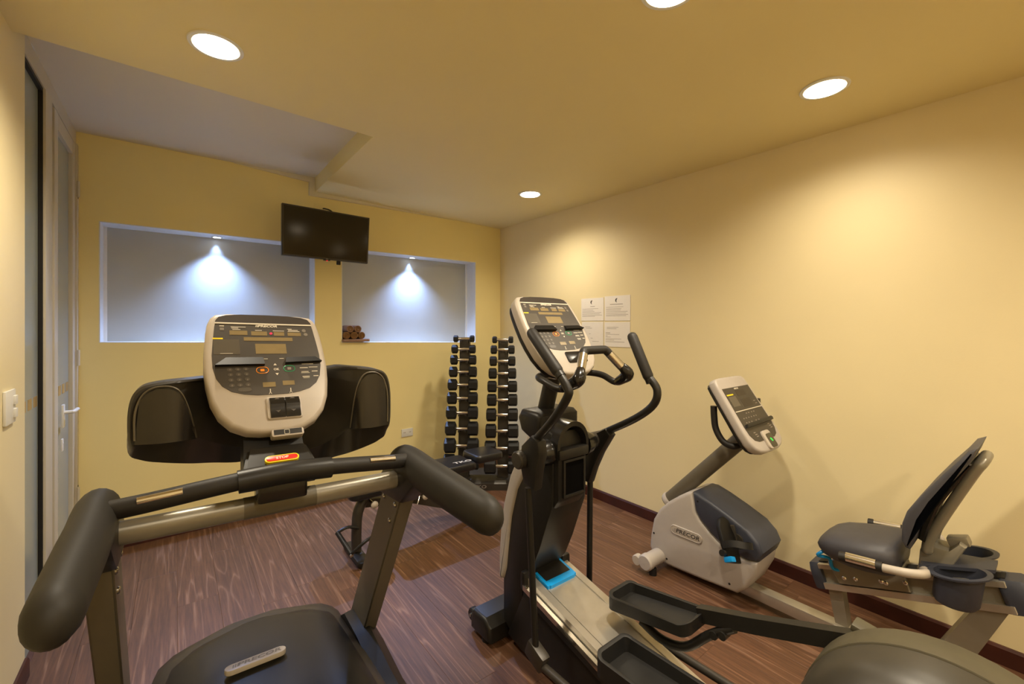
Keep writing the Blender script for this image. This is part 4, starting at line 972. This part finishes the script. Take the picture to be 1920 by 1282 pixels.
# ------------------------------------------------------------------ dumbbell rack in the corner, facing the room diagonally
RA = V((math.cos(YAW), -math.sin(YAW), 0)); RBk = V((-math.sin(YAW), -math.cos(YAW), 0))    # along the rack, toward the viewer
RO = V((2.372, 3.487, 0))
fk = lambda a, bb_, z: RO+RA*a+RBk*bb_+V((0, 0, z))
rk = thing('dumbbell_rack', 'dark two-column upright dumbbell rack in the corner', 'dumbbell rack', tuple(RO))
colA = (-.183, .187)
def cb(z): return .03+(1.38-z)*.085       # the columns lean back as they rise
for ca in colA:
    b = N(); hexa(b, [fk(ca-.05, cb(.06)-.05, .06), fk(ca+.05, cb(.06)-.05, .06), fk(ca+.05, cb(.06)+.03, .06), fk(ca-.05, cb(.06)+.03, .06)],
                  [fk(ca-.045, cb(1.37)-.05, 1.385), fk(ca+.045, cb(1.37)-.05, 1.385), fk(ca+.045, cb(1.37)+.03, 1.385), fk(ca-.045, cb(1.37)+.03, 1.385)]); cl = O('column', b, 'gunmetal', rk)
    b = N(); hexa(b, [fk(ca+.0502, cb(.1)-.05, .1), fk(ca+.0535, cb(.1)-.05, .1), fk(ca+.0535, cb(.1)+.0, .1), fk(ca+.0502, cb(.1)+.0, .1)], [fk(ca+.0455, cb(1.37)-.05, 1.37), fk(ca+.0520, cb(1.37)-.05, 1.37), fk(ca+.0520, cb(1.37), 1.37), fk(ca+.0455, cb(1.37), 1.37)]); O('column_edge', b, 'silvergrey', cl)
b = N(); prism(b, [(-.10, .0), (.27, .0), (.27, .06), (.24, .085), (-.10, .085)], lambda p, z, a: fk(a, p, z), -.29, .29, .01); bs = O('base_plate', b, 'gunmetal', rk)
fpl = lambda u, v, w: fk(u, .271+w, v)
text('lettering', 'TKO', .042, fpl, -.02, .034, .001, 'greyink', bs, .1, .001, 1.4)
ROWS = [[(1.365, 8.8), (1.272, 0), (1.170, 0), (1.062, 0), (.946, 0), (.832, 0), (.712, 0), (.585, 0), (.452, 0), (.335, 0)]]
YL = [635, 654.5, 674.5, 697, 721, 746, 773, 802.5, 834, 864]; YRr = [637, 655.5, 677, 700, 724.5, 749.5, 777, 807, 839, 872]
HS = [.064, .081, .091, .099, .106, .112, .121, .130, .139, .143]; LS = [.046, .060, .068, .076, .085, .088, .093, .098, .105, .108]      # head height and length, row by row
ORD = ['top', 'second', 'third', 'fourth', 'fifth', 'sixth', 'seventh', 'eighth', 'ninth', 'lowest']
def rowz(py, k):
    z = 1.5-(py-612)*4.15/807.5
    for _ in range(4):
        dep = 4.2-cb(z)-.06-.02; z = 1.5-(py-612)*dep/807.5
    return z
for ci, ys in ((0, YL), (1, YRr)):
    for k, py in enumerate(ys):
        z = rowz(py, k); ca = colA[ci]-.0012*k*(1 if ci == 0 else .6); bb_ = cb(z)+.038+HS[k]/1.96
        r = HS[k]/1.96; L = LS[k]; hh = .054
        side = 'left' if ci == 0 else 'right'
        t = thing('dumbbell', 'black hex dumbbell with steel handle, %s row of the %s rack column' % (ORD[k], side), 'dumbbell', tuple(fk(ca, bb_, z-r)), 'hex dumbbells on the rack')
        b = N(); tube(b, [fk(ca-hh-.005, bb_, z), fk(ca-hh*.5, bb_, z), fk(ca, bb_, z), fk(ca+hh*.5, bb_, z), fk(ca+hh+.005, bb_, z)], [.0135, .0150, .0165, .0150, .0135], 14); O('handle', b, 'chrome', t)
        for s in (-1, 1):
            b = N(); rings = []
            for d_, rr in ((0, r*.72), (.009, r), (L-.009, r), (L, r*.74)):
                rings.append([fk(ca+s*(hh+d_), bb_+rr*math.cos(PI/6+PI/3*q), z+rr*math.sin(PI/6+PI/3*q)) for q in range(6)])
            loft(b, rings); O('hex_head', b, 'rubber', t, 20)
        b = N()
        for s in (-1, 1): box(b, fk(ca+s*.030, (cb(z)+.022+bb_)/2, z-.0262), (.014, bb_-cb(z)-.006, .016), Matrix.Rotation(-YAW, 3, 'Z'))
        O('cradle', b, 'gunmetal', rk)

# ------------------------------------------------------------------ adjustable bench behind the treadmill
bn_ = thing('weight_bench', 'black padded adjustable weight bench between treadmill and dumbbell rack', 'weight bench', (1.4, 2.76, 0))
YC = 2.86
b = N(); prism(b, rrect(.86, YC-.13, 1.20, YC+.13, .05, 5), XY, .395, .455, .018, 3); O('seat_pad', b, 'vinyl', bn_)
bk0 = V((1.24, YC, .425)); bdir = V((.99, 0, -.012)).normalized(); bup = V((.012, 0, .99)).normalized()
fbn = lambda a, c, w: bk0+bdir*a+V((0, c, 0))+bup*w
b = N(); prism(b, rrect(0, -.135, .555, .135, .035, 4), fbn, 0, .055, .014, 3); O('back_pad', b, 'vinyl', bn_)
b = N(); prism(b, rrect(.565, -.12, .82, .12, .04, 4), lambda a, c, w: fbn(a, c, w+.03), 0, .06, .016, 3); O('head_pad', b, 'vinyl', bn_)
fl = lambda u, v, w: fbn(.475+u, -.055+v, .0555+w)
text('lettering', 'TKO', .05, fl, 0, 0, .0008, 'print', bn_, 0, .001, 1.5)
b = N(); tube(b, cr([(1.02, YC, .39), (.975, YC-.02, .36), (.935, YC-.03, .29), (.925, YC-.03, .18), (.925, YC-.03, .05)], 6), .036, 14, sx=1.0, sy=.8); O('front_post', b, 'gunmetal', bn_)
b = N(); prism(b, rrect(.885, YC-.20, .965, YC+.14, .035, 5), XY, .0, .04, .012); O('front_foot', b, 'black', bn_)
b = N(); tube(b, cr([(.93, YC-.06, .20), (.86, YC-.06, .225), (.80, YC-.05, .205)], 5), .010, 8); tube(b, cr([(.97, YC-.22, .20), (.91, YC-.24, .19), (.85, YC-.22, .14), (.84, YC-.20, .12)], 5), .010, 8); tube(b, [(.80, YC-.05, .205), (.838, YC-.20, .120)], .015, 10); O('carry_handle', b, 'black', bn_)
b = N(); lathe(b, [(.012, 0), (.012, .01), (.004, .014)], (.836, YC-.205, .117), (.2, -.9, -.3), 10); O('handle_bolt', b, 'steel', bn_)
b = N(); tube(b, [(.99, YC, .33), (1.30, YC, .285), (1.75, YC, .10), (1.85, YC, .06)], .026, 4, sx=.9); O('main_beam', b, 'gunmetal', bn_, 30)
b = N(); prism(b, rrect(1.82, YC-.22, 1.90, YC+.22, .03, 4), XY, .0, .045, .01); O('rear_foot', b, 'black', bn_)
b = N(); tube(b, [(1.33, YC-.03, .28), (1.52, YC-.03, .42)], .016, 4); O('back_strut', b, 'gunmetal', bn_, 30)
for x, y, z in ((1.015, YC-.10, .345), (1.385, YC-.085, .305)):
    b = N(); cyl(b, (x, y, z), (x, YC, z), .008, 8); O('knob_pin', b, 'steel', bn_)
    b = N(); lathe(b, [(.010, 0), (.022, .004), (.024, .014), (.016, .022), (.003, .025)], (x, y, z), (0, -1, 0), 16); O('adjust_knob', b, 'bezel', bn_)
b = N(); tube(b, cr([(1.36, YC-.05, .30), (1.34, YC-.07, .27), (1.33, YC-.075, .255)], 3), .006, 6); O('lock_pin', b, 'chrome', bn_)
